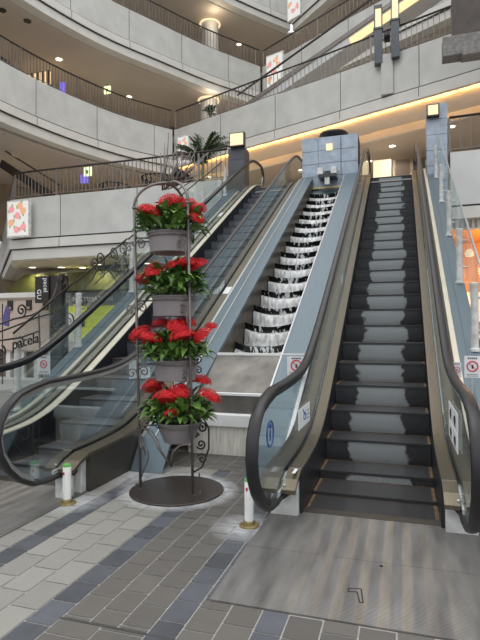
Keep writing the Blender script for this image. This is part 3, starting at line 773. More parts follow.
# ------------------------------------------------------------------ plant stand
SX, SY = -1.94, 4.25
def plant_stand():
    root = thing('plant_stand', (SX, SY, 0), 'tall wrought iron plant stand with four flower pots on a round brown base plate', 'plant stand')
    b = MB(); b.lathe([(.415, .001), (.42, .004), (.42, .012), (.414, .016)], (SX, SY, 0), 64); bp = b.build('base_plate', 'plate_brown', root, smooth=True, auto=30)
    PF = [(-2.255, 4.16), (-1.735, 4.13)]; PB = [(-1.945, 4.63)]
    tops = {0: (-2.315, 4.16), 1: (-1.775, 4.13), 2: (-2.0, 4.63)}
    H = 2.56
    allp = PF+PB
    for i, (x, y) in enumerate(allp):
        tx, ty = tops[i]
        p = MB(); p.tube([(x, y, .015), (tx, ty, H)], .0135 if i < 2 else .011, 8)
        po = p.build('post', 'stand_iron', root, smooth=True)
        c = MB()
        for z in (.7, 1.3, 1.9, H-.01):
            t = z/H; c.lathe([(.014, -.012), (.02, -.004), (.02, .006), (.014, .014)], (x+(tx-x)*t, y+(ty-y)*t, z), 8)
        c.build('collar', 'stand_iron', po, smooth=True)
        f = MB(); f.lathe([(.022, .012), (.022, .022)], (x, y, 0), 10); f.build('foot', 'stand_iron', po); f = MB(); f.lathe([(.008, .012), (.008, .05), (.003, .055)], (x+(.055 if i % 3 else -.06), y+.03, 0), 8); f.build('fixing_screw', 'stand_iron', po)
    # three quarter arches meeting over the middle
    APX = Vector((-2.045, 4.31, H+.235))
    for k in range(3):
        a = tops[k]; pts = []
        for i in range(15):
            t = pi/2*i/14; pts.append((a[0]+(APX.x-a[0])*(1-cos(t)), a[1]+(APX.y-a[1])*(1-cos(t)), H+.235*sin(t)))
        m = MB(); m.tube(pts, .0125, 8); m.build('arch', 'stand_iron', root, smooth=True)
    # rings carrying the pots
    for (cx, z) in POTS:
        m = MB(); R = .203
        m.tube([(cx+R*cos(2*pi*k/32), SY+R*sin(2*pi*k/32), z-.035) for k in range(32)], .006, 6, closed=True)
        for i, (x, y) in enumerate(allp):
            t = z/H; tx, ty = tops[i]; p = Vector((x+(tx-x)*t, y+(ty-y)*t, z-.035)); c = Vector((cx, SY, z-.035)); d = (p-c).normalized()
            m.tube([c+d*R, p], .007, 6)
        m.build('pot_ring', 'stand_iron', root, smooth=True)
    # side scrolls
    def sc(cpts, y, name='scroll', r=.0065):
        m = MB()
        for c in cpts: m.tube([(x, y, z) for x, z in c], r, 6)
        return m.build(name, 'iron' if y > SY else 'stand_iron', root, smooth=True)
    # swags under the lowest pot
    def swag(x0, x1, z0, zt, flip):
        n = 20; pts = []
        for i in range(n+1):
            t = i/n; a = pi*t*.75
            pts.append((x0+(x1-x0)*t, z0+(zt-z0)*sin(a)*1.0-.12*t*t))
        return pts
    m = MB()
    f0 = Vector((PF[0][0]-.01, PF[0][1], 0)); f1 = Vector((PF[1][0], PF[1][1], 0))
    def front(u, z): p = f0.lerp(f1, u); return (p.x, p.y-.012-.12*sin(pi*min(1, max(0, u)))*min(1, max(0, (z-.2)/.2)), z)
    def U(pts): return [front(u, z) for u, z in pts]
    m.tube(U([(.15, .44), (.12, .39), (.06, .40), (.035, .47), (.06, .54), (.14, .575), (.26, .56), (.38, .51), (.48, .43), (.57, .34), (.65, .26)]), .0075, 6)
    m.tube(U([(.98, .43), (.93, .46), (.82, .45), (.73, .40), (.67, .32), (.655, .26)]), .0075, 6)
    m.tube(U([(.22, .58), (.36, .565), (.47, .50), (.54, .41), (.60, .32), (.645, .265)]), .0065, 6)
    m.tube(U([(.03, .10), (.10, .2), (.22, .30), (.26, .38), (.2, .42), (.15, .38), (.18, .34)]), .0055, 6)
    m.tube(U([(.02, .62), (.01, .72), (.05, .8)]), .0055, 6)
    m.build('front_scroll', 'stand_iron', root, smooth=True)
    bx = PB[0]
    c = [spiral((bx[0]+.10, .50), .055, 1.5, 2.6, -1), spiral((bx[0]+.09, .34), .05, 1.5, -2.6, 1), spiral((bx[0]+.10, .20), .05, 1.4, 2.6, -1),
         [(bx[0]+.01, .60), (bx[0]+.1, .62), (bx[0]+.17, .5), (bx[0]+.17, .3), (bx[0]+.1, .12), (bx[0]+.0, .06)], spiral((bx[0]+.04, .42), .03, 1.2, 0, 1)]
    sc(c, bx[1]-.01, 'rear_scroll', .009)
    for i, (cx, z) in enumerate(POTS[:3]):
        p = tops[1]; t = z/H; px_ = PF[1][0]+(p[0]-PF[1][0])*t; qx = PF[0][0]+(tops[0][0]-PF[0][0])*t
        sc([spiral((px_-.06, z-.12), .045, 1.3, .4, 1), [(px_, z-.3), (px_-.02, z-.2), (px_-.02, z-.12)]], PF[1][1]-.015)
        sc([spiral((qx+.07, z-.10), .05, 1.4, 2.8, -1), spiral((qx-.05, z-.12), .05, 1.3, .2, 1), [(qx, z+.05), (qx+.03, z-.05)]], PF[0][1]-.015)
    for j, z in enumerate((1.15, 1.05, .55)):
        sc([spiral((bx[0]+.07, z), .04, 1.3, 2.6, -1)], bx[1]-.02)
    # fan of thin rods as a finial
    m = MB(); rnd = random.Random(5); ap = Vector((-2.03, 4.38, H+.23))
    for i in range(26):
        a = radians(20+rnd.random()*75); az = rnd.uniform(-.6, .6); L = .22+.26*rnd.random()
        d = Vector((cos(a)*.95, az*.5, sin(a)*.75)).normalized()
        s0 = ap+Vector((rnd.uniform(-.12, .04), rnd.uniform(-.05, .05), rnd.uniform(-.05, .0)))
        m.tube([s0, s0+d*L*.5+Vector((0, 0, .01)), s0+d*L+Vector((rnd.uniform(-.03, .03), 0, rnd.uniform(-.02, .05)))], [.006, .005, .003], 5)
    m.build('rod_fan', 'stand_iron', root, smooth=True)
    return root
POTS = [(-2.00, 2.31), (-1.965, 1.74), (-1.945, 1.17), (-1.92, .62)]
plant_stand()

def leaf_geo(mb, base, d, up, L, W, droop):
    """pointed oval leaf with a fold along the midrib"""
    d = d.normalized(); sd = d.cross(up).normalized(); nn = sd.cross(d)
    n = 5; vs = []; fs = []
    for i in range(n+1):
        t = i/n; w = W*sin(pi*min(1, t*.94+.06))**.75*(1-.25*t) if i < n else .001
        c = base+d*(L*t)+nn*(L*.18*sin(pi*t*.8))-Vector((0, 0, 1))*droop*L*t*t
        vs += [c-sd*w/2+nn*w*.18, c, c+sd*w/2+nn*w*.18]
    for i in range(n):
        a = i*3; fs += [(a, a+1, a+4, a+3), (a+1, a+2, a+5, a+4)]
    mb.add(vs, fs)
def flower_head_mb(seed, R=.075):
    rnd = random.Random(seed); mb = MB()
    dome = [(R*.74*cos(radians(a)), R*.74*.8*sin(radians(a))) for a in (-12, 10, 32, 54, 74, 88)]
    mb.lathe(dome, (0, 0, -.002), 14)
    N = 85
    for i in range(N):
        # spread florets over a dome
        t = (i+.5)/N; ph = i*2.39996; th = math.acos(1-t*1.15)
        nrm = Vector((sin(th)*cos(ph), sin(th)*sin(ph), cos(th)*1.0)); c = Vector((nrm.x*R, nrm.y*R, nrm.z*R*.85))
        c *= 1+rnd.uniform(-.10, .14)
        u = nrm.cross(Vector((.3, .2, 1))).normalized(); w = nrm.cross(u); r = .0165+.005*rnd.random(); a0 = rnd.random()*6
        vs = [c]; fs = []
        for k in range(5):
            a = a0+2*pi*k/5
            for (aa, rr_) in ((a-.34, .6), (a, 1.), (a+.34, .6)):
                p = c+(u*cos(aa)+w*sin(aa))*r*rr_+nrm*(.004*rr_); vs.append(p)
            b_ = len(vs)-3; fs += [(0, b_, b_+1), (0, b_+1, b_+2)]
        mb.add(vs, fs)
    return mb
head_meshes = []
for sd in range(3):
    o = flower_head_mb(sd).build('flower_head', 'petal', fix=False, origin=(0, 0, 0)); head_meshes.append(o.data); bpy.data.objects.remove(o)

def potted_plant(cx, zr, seed, label, heads, taper=.0, leafy=1.):
    """heads: (dx, dz, dy, scale) seen from the front"""
    rnd = random.Random(seed)
    root = thing('potted_flowers', (cx, SY, zr-.185), label, 'potted plant', 'potted red flowers on the iron stand')
    C0 = (cx, SY, zr)
    p = MB(); rb = .182-taper
    p.lathe([(rb-.01, -.178), (rb, -.175), (.190, -.03), (.193, -.012), (.202, -.01), (.204, .0), (.195, .004), (.187, -.01), (.18, -.03)], C0, 40)
    po = p.build('pot', 'pot', root, smooth=True, auto=40)
    rm = MB(); rm.tube([(cx+.202*cos(2*pi*k/40), SY+.202*sin(2*pi*k/40), zr) for k in range(40)], .007, 6, closed=True); rm.build('rim', 'pot', po, smooth=True)
    s = MB(); s.lathe([(.182, -.03), (.182, -.022), (.05, -.012)], C0, 24); s.build('soil', 'soil', root)
    lf = MB()
    N = int(270*leafy)
    for i in range(N):
        a = rnd.random()*2*pi; q = sqrt(rnd.random()); rr_ = .25*q; h = rnd.uniform(.01, .25)*(1-.45*q*q)
        out = Vector((cos(a), sin(a), 0))
        base = Vector((cx, SY, zr-.005))+out*rr_+Vector((0, 0, h))
        el = rnd.uniform(-.2, .8) if q > .55 else rnd.uniform(.3, 1.3)
        az = a+rnd.uniform(-.9, .9)
        d = Vector((cos(az)*cos(el), sin(az)*cos(el), sin(el)))
        leaf_geo(lf, base, d, Vector((0, 0, 1)), rnd.uniform(.10, .165), rnd.uniform(.055, .088), rnd.uniform(.0, .45))
    tag(lf.build('foliage', 'leaf', root, smooth=True, fix=False), kind='stuff')
    sm = MB()
    for (dx, dz, dy, sc) in heads:
        sm.tube([(cx+dx*.5, SY+dy*.5, zr), (cx+dx*.85, SY+dy*.85, zr+dz*.6), (cx+dx, SY+dy, zr+dz)], [.006, .005, .004], 5)
    sm.build('stems', 'stem', root, smooth=True)
    for i, (dx, dz, dy, sc) in enumerate(heads):
        o = bpy.data.objects.new('flower_head', head_meshes[i % 3]); COL.objects.link(o); o.parent = root
        o.location = (dx, dy, dz+.185); o.scale = (sc*1.05, sc*1.05, sc*.8); o.rotation_euler = (rnd.uniform(.15, .6) if dy < .06 else .15, dx*1.1+rnd.uniform(-.15, .15), rnd.random()*6)
    return root
potted_plant(POTS[0][0], POTS[0][1], 3, 'topmost pot of red flowers on the iron stand', [(-.20, .19, -.06, 1.2), (-.08, .15, -.22, 1.25), (.03, .27, -.06, 1.35), (.15, .25, .02, 1.15), (.25, .20, .02, 1.1), (.28, .11, -.06, .9), (-.08, .25, .12, 1.1), (.10, .24, .14, 1.1)])
potted_plant(POTS[1][0], POTS[1][1], 4, 'second pot of red flowers from the top of the iron stand', [(-.19, .24, .0, 1.2), (-.10, .17, -.17, 1.15), (-.28, .15, -.06, .95), (.04, .26, -.04, 1.15), (.14, .28, -.02, 1.2), (.22, .28, .05, 1.0), (-.07, .27, .12, 1.2), (.05, .24, .16, 1.)])
potted_plant(POTS[2][0], POTS[2][1], 5, 'third pot of red flowers from the top, the fullest on the iron stand', [(-.31, .23, -.08, 1.25), (-.15, .18, -.20, 1.3), (.08, .28, -.12, 1.4), (.15, .21, -.2, 1.3), (.28, .21, -.08, 1.2), (-.18, .32, .08, 1.1), (.05, .33, .1, 1.2), (.30, .30, .1, .7), (-.03, .30, .12, 1.1)], .0, 1.1)
potted_plant(POTS[3][0], POTS[3][1], 6, 'lowest pot of red flowers on the iron stand, in a round-bottomed bowl', [(-.22, .30, -.05, 1.3), (-.02, .23, -.22, 1.35), (.07, .28, -.14, 1.25), (.30, .23, -.02, 1.25), (-.10, .37, .1, 1.2), (.18, .35, .1, 1.1), (.05, .36, .12, 1.0), (.04, .11, -.25, .75)], .05, 1.15)

# ------------------------------------------------------------------ bollards
def bollard(x, y, h, label):
    root = thing('bollard', (x, y, 0), label, 'bollard')
    b = MB(); b.lathe([(.034, .01), (.034, h-.012), (.030, h-.004), (.02, h)], (x, y, 0), 20); bo = b.build('tube', 'bollard', root, smooth=True, auto=40)
    c = MB(); c.lathe([(.0345, h-.022), (.0345, h-.012), (.0305, h-.003), (.02, h+.001)], (x, y, 0), 20); c.build('cap', 'green', bo, smooth=True, auto=40)
    r = MB(); r.tube([(x-.008+.006*cos(a), y-.034, h-.075+.012*sin(a)) for a in [2*pi*k/10 for k in range(10)]], .004, 5, closed=True); r.lathe([(.008, 0), (.008, .012)], (x-.008, y-.030, h-.08), 8); r.build('red_mark', 'red', bo)
    k = MB(); k.lathe([(.075, .0005), (.075, .008), (.062, .014), (.045, .014), (.044, .035), (.035, .04)], (x, y, 0), 24); k.build('collar', 'brass', root, smooth=True, auto=35)
    t = MB(); t.box(x-.018, x-.006, y-.0358, y-.033, .10, h-.11); t.build('side_text_strip', 'ledge', bo)
    return root
bollard(-1.09, 3.66, .35, 'white bollard with a green cap beside the right-hand escalator newel')
bollard(-2.68, 3.68, .33, 'white bollard with a green cap in front of the left-hand escalator newel base')
b = MB(); b.box(-2.86, -2.74, 3.76, 3.86, .001, .18); tag(b.build('sensor_box', 'white_metal', bevel=.008), 'small white box behind the left bollard', 'box')

# ------------------------------------------------------------------ atrium galleries
def offset_path(path, o):
    """offset to the left of travel by o"""
    out = []
    for i, p in enumerate(path):
        a = Vector(path[max(i-1, 0)]); b_ = Vector(path[min(i+1, len(path)-1)])
        if 0 < i < len(path)-1:
            d1 = (Vector(p)-a).normalized(); d2 = (b_-Vector(p)).normalized()
            n1 = Vector((-d1.y, d1.x)); n2 = Vector((-d2.y, d2.x)); n = (n1+n2).normalized(); k = 1/max(.35, n.dot(n1))
        else:
            d = (b_-a).normalized(); n = Vector((-d.y, d.x)); k = 1
        out.append(Vector(p)+n*o*k)
    return out
def smooth_path(pts, n):
    """Catmull-Rom through points"""
    out = []
    P = [Vector(pts[0])*2-Vector(pts[1])]+[Vector(p) for p in pts]+[Vector(pts[-1])*2-Vector(pts[-2])]
    for i in range(1, len(P)-2):
        for k in range(n):
            t = k/n; a, b_, c, d = P[i-1], P[i], P[i+1], P[i+2]
            out.append(.5*((2*b_)+(c-a)*t+(2*a-5*b_+4*c-d)*t*t+(3*b_-a-3*c+d)*t**3))
    out.append(Vector(pts[-1])); return out
TRIM = [0]
def parapet(path, zf, name, matname='concrete', cove=False, ledge=True, deep=True):
    """path runs left to right as seen from the atrium; 'outward' (to the atrium) is to the right of travel, i.e. offset -o"""
    def sweep(sec, mi, mb):
        rings = []
        for (o, z) in sec: rings.append([(v.x, v.y, zf+z) for v in offset_path(path, -o)])
        n = len(path); m = len(sec); vs = [p for r in rings for p in r]; fs = []
        for j in range(m):
            for i in range(n-1): fs.append((j*n+i, j*n+i+1, ((j+1) % m)*n+i+1, ((j+1) % m)*n+i))
        fs.append(tuple(j*n for j in range(m))); fs.append(tuple(j*n+n-1 for j in range(m))[::-1])
        mb.add(vs, fs, mi)
    mb = MB()
    sweep([(0, .22), (0, -1.06), (-.25, -1.06), (-.25, .22)], 0, mb)
    sweep([(-.03, -1.06), (-.03, -1.12), (-.25, -1.12), (-.25, -1.06)], 2, mb)
    if ledge:
        sweep([(.06, -1.12), (.06, -1.40), (-.3, -1.40), (-.3, -1.12)], 1, mb)
        if cove:
            sweep([(.06, -1.40), (.06, -1.46), (-.10, -1.46), (-.10, -1.40)], 1, mb)
            sweep([(-.10, -1.36), (-1.25, -1.62), (-1.25, -1.52), (-.10, -1.26)], 1, mb)
            sweep([(-1.25, -1.50), (-1.25, -1.90), (-1.36, -1.90), (-1.36, -1.50)], 1, mb)
        elif deep:
            sweep([(.03, -1.40), (.03, -1.43), (-.3, -1.43), (-.3, -1.40)], 2, mb)
            sweep([(-.02, -1.43), (-.02, -1.75), (-.5, -1.75), (-.5, -1.43)], 1, mb)
    # vertical joints in the face
    L = 0
    for i in range(len(path)-1):
        a = Vector(path[i]); b_ = Vector(path[i+1]); seg = (b_-a).length; d = (b_-a).normalized(); nrm = Vector((d.y, -d.x))
        nx = math.ceil(L/2.7)*2.7
        while nx < L+seg:
            p = a+d*(nx-L)
            q = p+nrm*.002
            mb.add([(q.x-d.x*.012, q.y-d.y*.012, zf+.22), (q.x+d.x*.012, q.y+d.y*.012, zf+.22), (q.x+d.x*.012, q.y+d.y*.012, zf-1.06), (q.x-d.x*.012, q.y-d.y*.012, zf-1.06)], [(0, 1, 2, 3)], 2)
            q = p+nrm*.063
            mb.add([(q.x-d.x*.010, q.y-d.y*.010, zf-1.12), (q.x+d.x*.010, q.y+d.y*.010, zf-1.12), (q.x+d.x*.010, q.y+d.y*.010, zf-1.40), (q.x-d.x*.010, q.y-d.y*.010, zf-1.40)], [(0, 1, 2, 3)], 2)
            nx += 2.7
        L += seg
    return struct(mb.build(name, [matname, 'ledge_white', 'joint'], origin=(0, 0, 0)))
def resample(path, step):
    path = [Vector(p) for p in path]; out = []; L = 0; nxt = 0
    for i in range(len(path)-1):
        a, b_ = path[i], path[i+1]; seg = (b_-a).length
        while nxt <= L+seg+1e-6: out.append((a+(b_-a)*((nxt-L)/seg), (b_-a).normalized())); nxt += step
        L += seg
    return out
def gallery_railing(path, zf, label, step, z0=.22, inset=.1):
    rp = offset_path(path, inset); root = thing('balcony_railing', (rp[0].x, rp[0].y, zf+z0), label, 'railing')
    h = MB(); h.tube([(p.x, p.y, zf+1.1) for p in rp], .032, 8); h.build('handrail', 'rail_brown', root, smooth=True)
    l = MB(); l.tube([(p.x, p.y, zf+z0+.10) for p in rp], .014, 6); l.build('bottom_rail', 'baluster', root)
    pts = resample(rp, step); me = None
    for i, (p, d) in enumerate(pts):
        if i % 18 == 0 or i >= 100+6: continue
        if me is None:
            b_ = MB(); b_.bar((p.x, p.y, zf+z0+.09), (p.x, p.y, zf+1.08), .020, .020); o = b_.build('baluster', 'baluster', root); me = o.data; p0 = p
        else:
            o = bpy.data.objects.new('baluster', me); COL.objects.link(o); o.parent = root; o.location = (p.x-p0.x, p.y-p0.y, 0)
    for i, (p, d) in enumerate(pts):
        if i % 18 == 0:
            b_ = MB(); b_.bar((p.x, p.y, zf+z0-.2), (p.x, p.y, zf+1.1), .055, .04); b_.build('post', 'baluster', root)
    return root
def slab(poly, z0, z1, name, m):
    mb = MB(); mb.prism([(p[0], p[1]) for p in poly], z0, z1, axis='Z')
    return struct(mb.build(name, m, origin=(0, 0, 0)))
def wall_run(pts, z0, z1, name, m, t=.15):
    mb = MB()
    for a, b_ in zip(pts[:-1], pts[1:]):
        a = Vector((*a, (z0+z1)/2)); b2 = Vector((*b_, (z0+z1)/2)); mb.bar(a, b2, t, z1-z0)
    return struct(mb.build(name, m, origin=(0, 0, 0)))

# level 2
p2l = [(-24, 25.9), (-12.15, 13.75), (-11.4, 13.7), (-4.72, 13.7)]
p2r = [(1.12, 13.3), (9.0, 13.0)]
parapet(p2l, L2, 'trim_1'); parapet(p2r, L2, 'trim_2', 'concrete2', deep=False)
gallery_railing([(-14.4, 16.07), (-12.15, 13.75), (-11.4, 13.7), (-4.72, 13.7)], L2, 'dark balcony railing above the ground-floor kiosk, left of the left-hand escalator', .135)
gallery_railing(p2r, L2, 'dark balcony railing at the far right behind the blue tiled pillar', .24)
slab([(-24, 26.1), (-12.1, 13.9), (-4.6, 13.9), (-4.6, 14.1), (-2.6, 14.1), (-2.6, 14.8), (-1.06, 14.8), (-1.06, 14.1), (.6, 14.1), (.6, 13.5), (9, 13.2), (9, 34), (-24, 34)], L2-.3, L2, 'floor_upper_1', 'carpet')
slab([(-24, 26.3), (-12.0, 14.1), (-4.6, 14.1), (-4.6, 15.6), (.6, 15.6), (.6, 34), (-24, 34)], L2-1.78, L2-1.68, 'ceiling_1', 'ceiling')
# level 3
p3l = smooth_path([(-12.5, 9.5), (-12.42, 11.6), (-12.33, 13.44), (-12.04, 15.16), (-11.56, 16.86), (-10.75, 18.8), (-9.55, 20.55)], 4)
p3r = [(-9.50, 20.62), (-4.96, 18.85), (-2.68, 17.99), (-.77, 17.2), (1.51, 16.3), (6.0, 14.4)]
parapet(p3l, L3, 'trim_3'); parapet(p3r, L3, 'trim_4', 'concrete', cove=True)
gallery_railing(p3l, L3, 'lower of the two curved dark balcony railings at upper left', .135)
gallery_railing(p3r, L3, 'dark balcony railing along the diagonal gallery behind the twin lanterns', .17)
d3 = [tuple(v) for v in offset_path(p3l, .2)]+[tuple(v) for v in offset_path(p3r, .2)]
slab(d3+[(9, 34), (-24, 34), (-24, 9.5)], L3-.3, L3, 'floor_upper_2', 'carpet')
d3c = [tuple(v) for v in offset_path(p3l, .45)]+[(-9.35, 22.3)]+[tuple(v) for v in offset_path(p3r, 1.30)][1:]
slab(d3c+[(9, 34), (-24, 34), (-24, 9.5)], L3-1.85, L3-1.72, 'ceiling_2', 'ceiling')
mb = MB()    # the left soffit sits a little lower, flush with its ledge
slab([tuple(v) for v in offset_path(p3l, .45)]+[(-11.5, 22.5), (-24, 22.5), (-24, 9.5)], L3-1.80, L3-1.71, 'ceiling_3', 'ceiling')
# level 4
p4l = smooth_path([(-12.6, 11.), (-12.25, 14.3), (-11.3, 17.5), (-9.92, 20.13), (-8.5, 22.6), (-6.75, 25.0)], 4)
p4r = [(-6.68, 25.1), (-2.24, 22.32), (.03, 20.98), (5., 18.)]
parapet(p4l, L4, 'trim_5'); parapet(p4r, L4, 'trim_6')
gallery_railing(p4l, L4, 'highest of the curved dark balcony railings on the left', .17)
gallery_railing(p4r, L4, 'dark balcony railing at the top right, highest in the picture', .2)
d4 = [tuple(v) for v in offset_path(p4l, .2)]+[tuple(v) for v in offset_path(p4r, .2)]
slab(d4+[(9, 36), (-24, 36), (-24, 11.)], L4-.3, L4, 'floor_upper_3', 'carpet')
slab([tuple(v) for v in offset_path(p4l, .45)]+[tuple(v) for v in offset_path(p4r, .45)]+[(9, 36), (-24, 36), (-24, 11.)], L4-1.78, L4-1.68, 'ceiling_4', 'ceiling')
L5 = 18.9
p5 = smooth_path([(-13.0, 11.), (-12.4, 14.3), (-11.2, 17.8), (-8.85, 22.0), (-7.3, 24.3), (-5.5, 26.6)], 4)
p5r = [(-5.44, 26.7), (-4.3, 25.6), (-2.4, 23.8), (3., 19.5)]
parapet(p5, L5, 'trim_10'); parapet(p5r, L5, 'trim_11')
slab([tuple(v) for v in offset_path(p5, .45)]+[tuple(v) for v in offset_path(p5r, .45)]+[(9, 36), (-24, 36), (-24, 10.)], L5-1.78, L5-1.68, 'ceiling_5', 'ceiling')

# back walls of each level
wall_run([(-24, -2), (-24, 10), (-19, 17), (-15, 23), (-9, 27.5), (9, 27.5)], 0, L2-1.6, 'wall_ground', 'wall_tan')
wall_run([(-21, 0), (-21, 10), (-17.5, 19), (-13.5, 24.5), (-9, 26.5), (9, 24.5)], L2, L3-1.7, 'wall_second', 'wall_tan')
wall_run([(-19, 9.5), (-17.5, 19), (-13.5, 25), (-9, 29), (9, 26)], L3, L4-1.6, 'wall_third', 'wall_brown')
wall_run([(-19, 11), (-17.5, 20), (-13.5, 27), (-6, 32.5), (9, 27)], L4, L5-1.7, 'wall_fourth', 'wall_tan')
wall_run([(9, 10), (9, 36)], 0, L5, 'wall_right', 'wall_tan')

# columns with ring lights
def column(x, y, z0, z1, label):
    root = thing('round_column', (x, y, z0), label, 'column', 'round columns on the upper galleries')
    c = MB(); c.lathe([(.42, 0), (.42, z1-z0)], (x, y, z0), 32); c.build('shaft', 'concrete2', root, smooth=True, auto=40)
    r = MB(); r.tube([(x+.50*cos(2*pi*k/32), y+.50*sin(2*pi*k/32), z1-.10) for k in range(32)], .05, 8, closed=True); r.build('ring_light', 'lamp', root, smooth=True)
    li = bpy.data.lights.new('ring_lamp', 'POINT'); li.energy = 18; li.color = (1, .82, .58); li.shadow_soft_size = .3
    lo = bpy.data.objects.new('ring_lamp', li); COL.objects.link(lo); lo.location = (x+.6, y-.9, z1-.35)
    return root
column(-9.0, 23.6, L3, L4-1.7, 'white round column with a glowing ring under the ceiling, lower of two')
column(-9.3, 24.6, L4, L5-1.8, 'white round column at the top edge, upper of two')

# pillars at the head of the escalators
def pillar(x0, x1, y0, y1, z0, z1, m, name_label, lamp, cat='pillar'):
    root = thing('tiled_pillar', ((x0+x1)/2, (y0+y1)/2, z0), name_label, cat)
    b = MB(); b.box(x0+.008, x1-.008, y0+.008, y1, z0, z1-.005, 1); n = int((z1-z0)/.42)
    for i in range(n+1):
        a = z0+i*(z1-z0)/(n+1); b.box(x0, x1, y0, y1-.002, a+.006, a+(z1-z0)/(n+1)-.006, 0)
    b.build('shaft', [m, 'joint'], root)
    lx0, lx1, lz0, lz1 = lamp
    f = MB(); f.box(lx0-.03, lx1+.03, y0-.14, y0, lz0-.03, lz1+.03); fo = f.build('lamp_frame', 'iron', root)
    g = MB(); g.box(lx0, lx1, y0-.16, y0-.141, lz0, lz1); g.build('lamp_glass', 'lamp', root)
    return root
pillar(.60, 1.07, 13.3, 13.75, L2-1.2, 6.87, 'tile_blue', 'blue-grey tiled pillar with a square lamp at the head of the right-hand escalator', (.63, .86, 6.55, 6.78))
pillar(-4.58, -4.10, 13.5, 13.95, L2-.3, 6.42, 'lantern_post', 'dark pillar with a glowing cube lamp at the head of the left-hand escalator', (-4.47, -4.10, 6.44, 6.76))

# twin lanterns on the diagonal gallery
def lantern(x, y, z0, zm, z1, w, label):
    root = thing('lantern_post', (x, y, z0), label, 'lantern', 'twin lantern posts')
    b = MB(); b.box(x-w/2, x+w/2, y-w/2, y+w/2, z0, zm); b.box(x-w*.6, x+w*.6, y-w*.6, y+w*.6, zm-.06, zm); b.build('post', 'lantern_post', root)
    g = MB(); g.box(x-w*.36, x+w*.36, y-w*.36, y+w*.36, zm, z1-.1); g.build('lamp_glass', 'lamp', root)
    c = MB()
    for (i, j) in ((-1, -1), (1, -1), (1, 1), (-1, 1)): c.box(x+i*w*.46-.015, x+i*w*.46+.015, y+j*w*.46-.015, y+j*w*.46+.015, zm, z1)
    c.box(x-w*.5, x+w*.5, y-w*.5, y+w*.5, z1-.1, z1); c.build('cage', 'lantern_post', root)
    return root
lantern(-.66, 17.0, L3-.05, 11.0, 11.72, .25, 'left one of the two tall glass lanterns on the diagonal gallery')
lantern(-.14, 16.85, L3+.0, 11.1, 11.95, .25, 'right one of the two tall glass lanterns, slightly higher')
b = MB(); b.box(-.58, -.22, 16.90, 17.3, L3-1.06, L3+.22)
struct(b.build('trim_7', 'concrete', origin=(0, 0, 0)))
b = MB(); b.box(-.48, -.30, 16.75, 16.95, L3+.6, L3+.85); b.lathe([(.07, 0), (.09, .05), (.05, .12)], (-.39, 16.7, L3+.62), 12)
tag(b.build('spotlight', 'black'), 'small black spotlight between the two lanterns', 'spotlight')

# pier at the top right
b = MB(); b.box(.95, 4.5, 12.75, 13.15, 7.72, 8.18); b.box(1.35, 4.5, 12.62, 13.0, 7.62, 7.80)
struct(b.build('trim_8', 'granite', origin=(0, 0, 0), bevel=.02))
b = MB(); b.box(1.17, 4.5, 12.85, 13.15, 8.18, 13.); struct(b.build('trim_9', 'granite_br', origin=(0, 0, 0)))

# upper escalator seen behind the diagonal railing, with a glowing side
def far_escalator():
    root = thing('upper_escalator', (-6.5, 20.6, L3), 'slanted upper escalator with a glowing side behind the diagonal railing', 'escalator')
    a = Vector((-6.5, 20.9, L3+.3)); b_ = Vector((2.2, 18.2, L3+3.3))
    m = MB(); m.bar(a, b_, .9, .35); m.build('truss', 'concrete2', root)
    m = MB(); m.bar(a+Vector((0, -.5, .28)), b_+Vector((0, -.5, .28)), .05, .16); m.build('side_panel', 'baluster', root)
    d = (b_-a); m = MB(); m.bar(a+d*.55+Vector((0, -.48, -.06)), b_+Vector((0, -.48, -.06)), .04, .3); m.build('lit_panel', 'warm_lit', root)
    m = MB(); m.bar(a+Vector((0, -.5, .95)), b_+Vector((0, -.5, .95)), .07, .05); m.build('handrail', 'rail_brown', root)
    return root
far_escalator()

# ------------------------------------------------------------------ downlights, cove light, exit signs
def downlight(x, y, z, label, power=55, group=None, r=.11):
    root = thing('downlight', (x, y, z-.02), label, 'ceiling light', group)
    t = MB(); t.lathe([(r+.03, -.02), (r+.03, .0), (r, .0)], (x, y, z), 20); t.build('trim_ring', 'white_wall', root)
    d = MB(); d.lathe([(r, -.026), (r, -.021)], (x, y, z), 20); d.build('diffuser', 'downlight', root)
    li = bpy.data.lights.new('downlight_lamp', 'SPOT'); li.energy = power; li.color = (1, .91, .78); li.spot_size = radians(150); li.spot_blend = .8; li.shadow_soft_size = .1
    lo = bpy.data.objects.new('downlight_lamp', li); COL.objects.link(lo); lo.location = (x, y, z-.05)
    return root
zc = L2-1.78
for x, y in ((-12.6, 15.3), (-11.6, 15.6), (-11.0, 16.0), (-9.9, 15.3), (-8.2, 15.6), (-6.6, 16.2), (-14.0, 18.5), (-10.5, 19.0), (-7.0, 20.0), (3.5, 16.0), (2.2, 15.0)):
    downlight(x, y, zc, 'round white downlight in the beige ceiling over the ground floor', 140, 'downlights over the ground floor')
for x, y in ((-.3, 19.5), (-1.2, 21.), (1.6, 18.2), (-4.0, 21.3), (-13.5, 15.5), (-12.8, 18.5), (-7.2, 21.8)):
    zz = L3-1.85 if x > -11.5 else L3-1.80
    downlight(x, y, zz, 'round downlight in the ceiling over the second floor', 120, 'downlights over the second floor')
for x, y in ((-6.2, 26.), (-5.2, 25.5), (-4.1, 25.2), (-13.5, 18.), (-12.5, 22)):
    downlight(x, y, L4-1.78, 'round downlight in the ceiling over the third floor', 150, 'downlights over the third floor', .13)
for x, y in ((-8.5, 27.), (-4., 27.5), (-12.5, 21)):
    downlight(x, y, L5-1.78, 'round downlight in the topmost ceiling', 150, 'downlights over the top floor', .13)
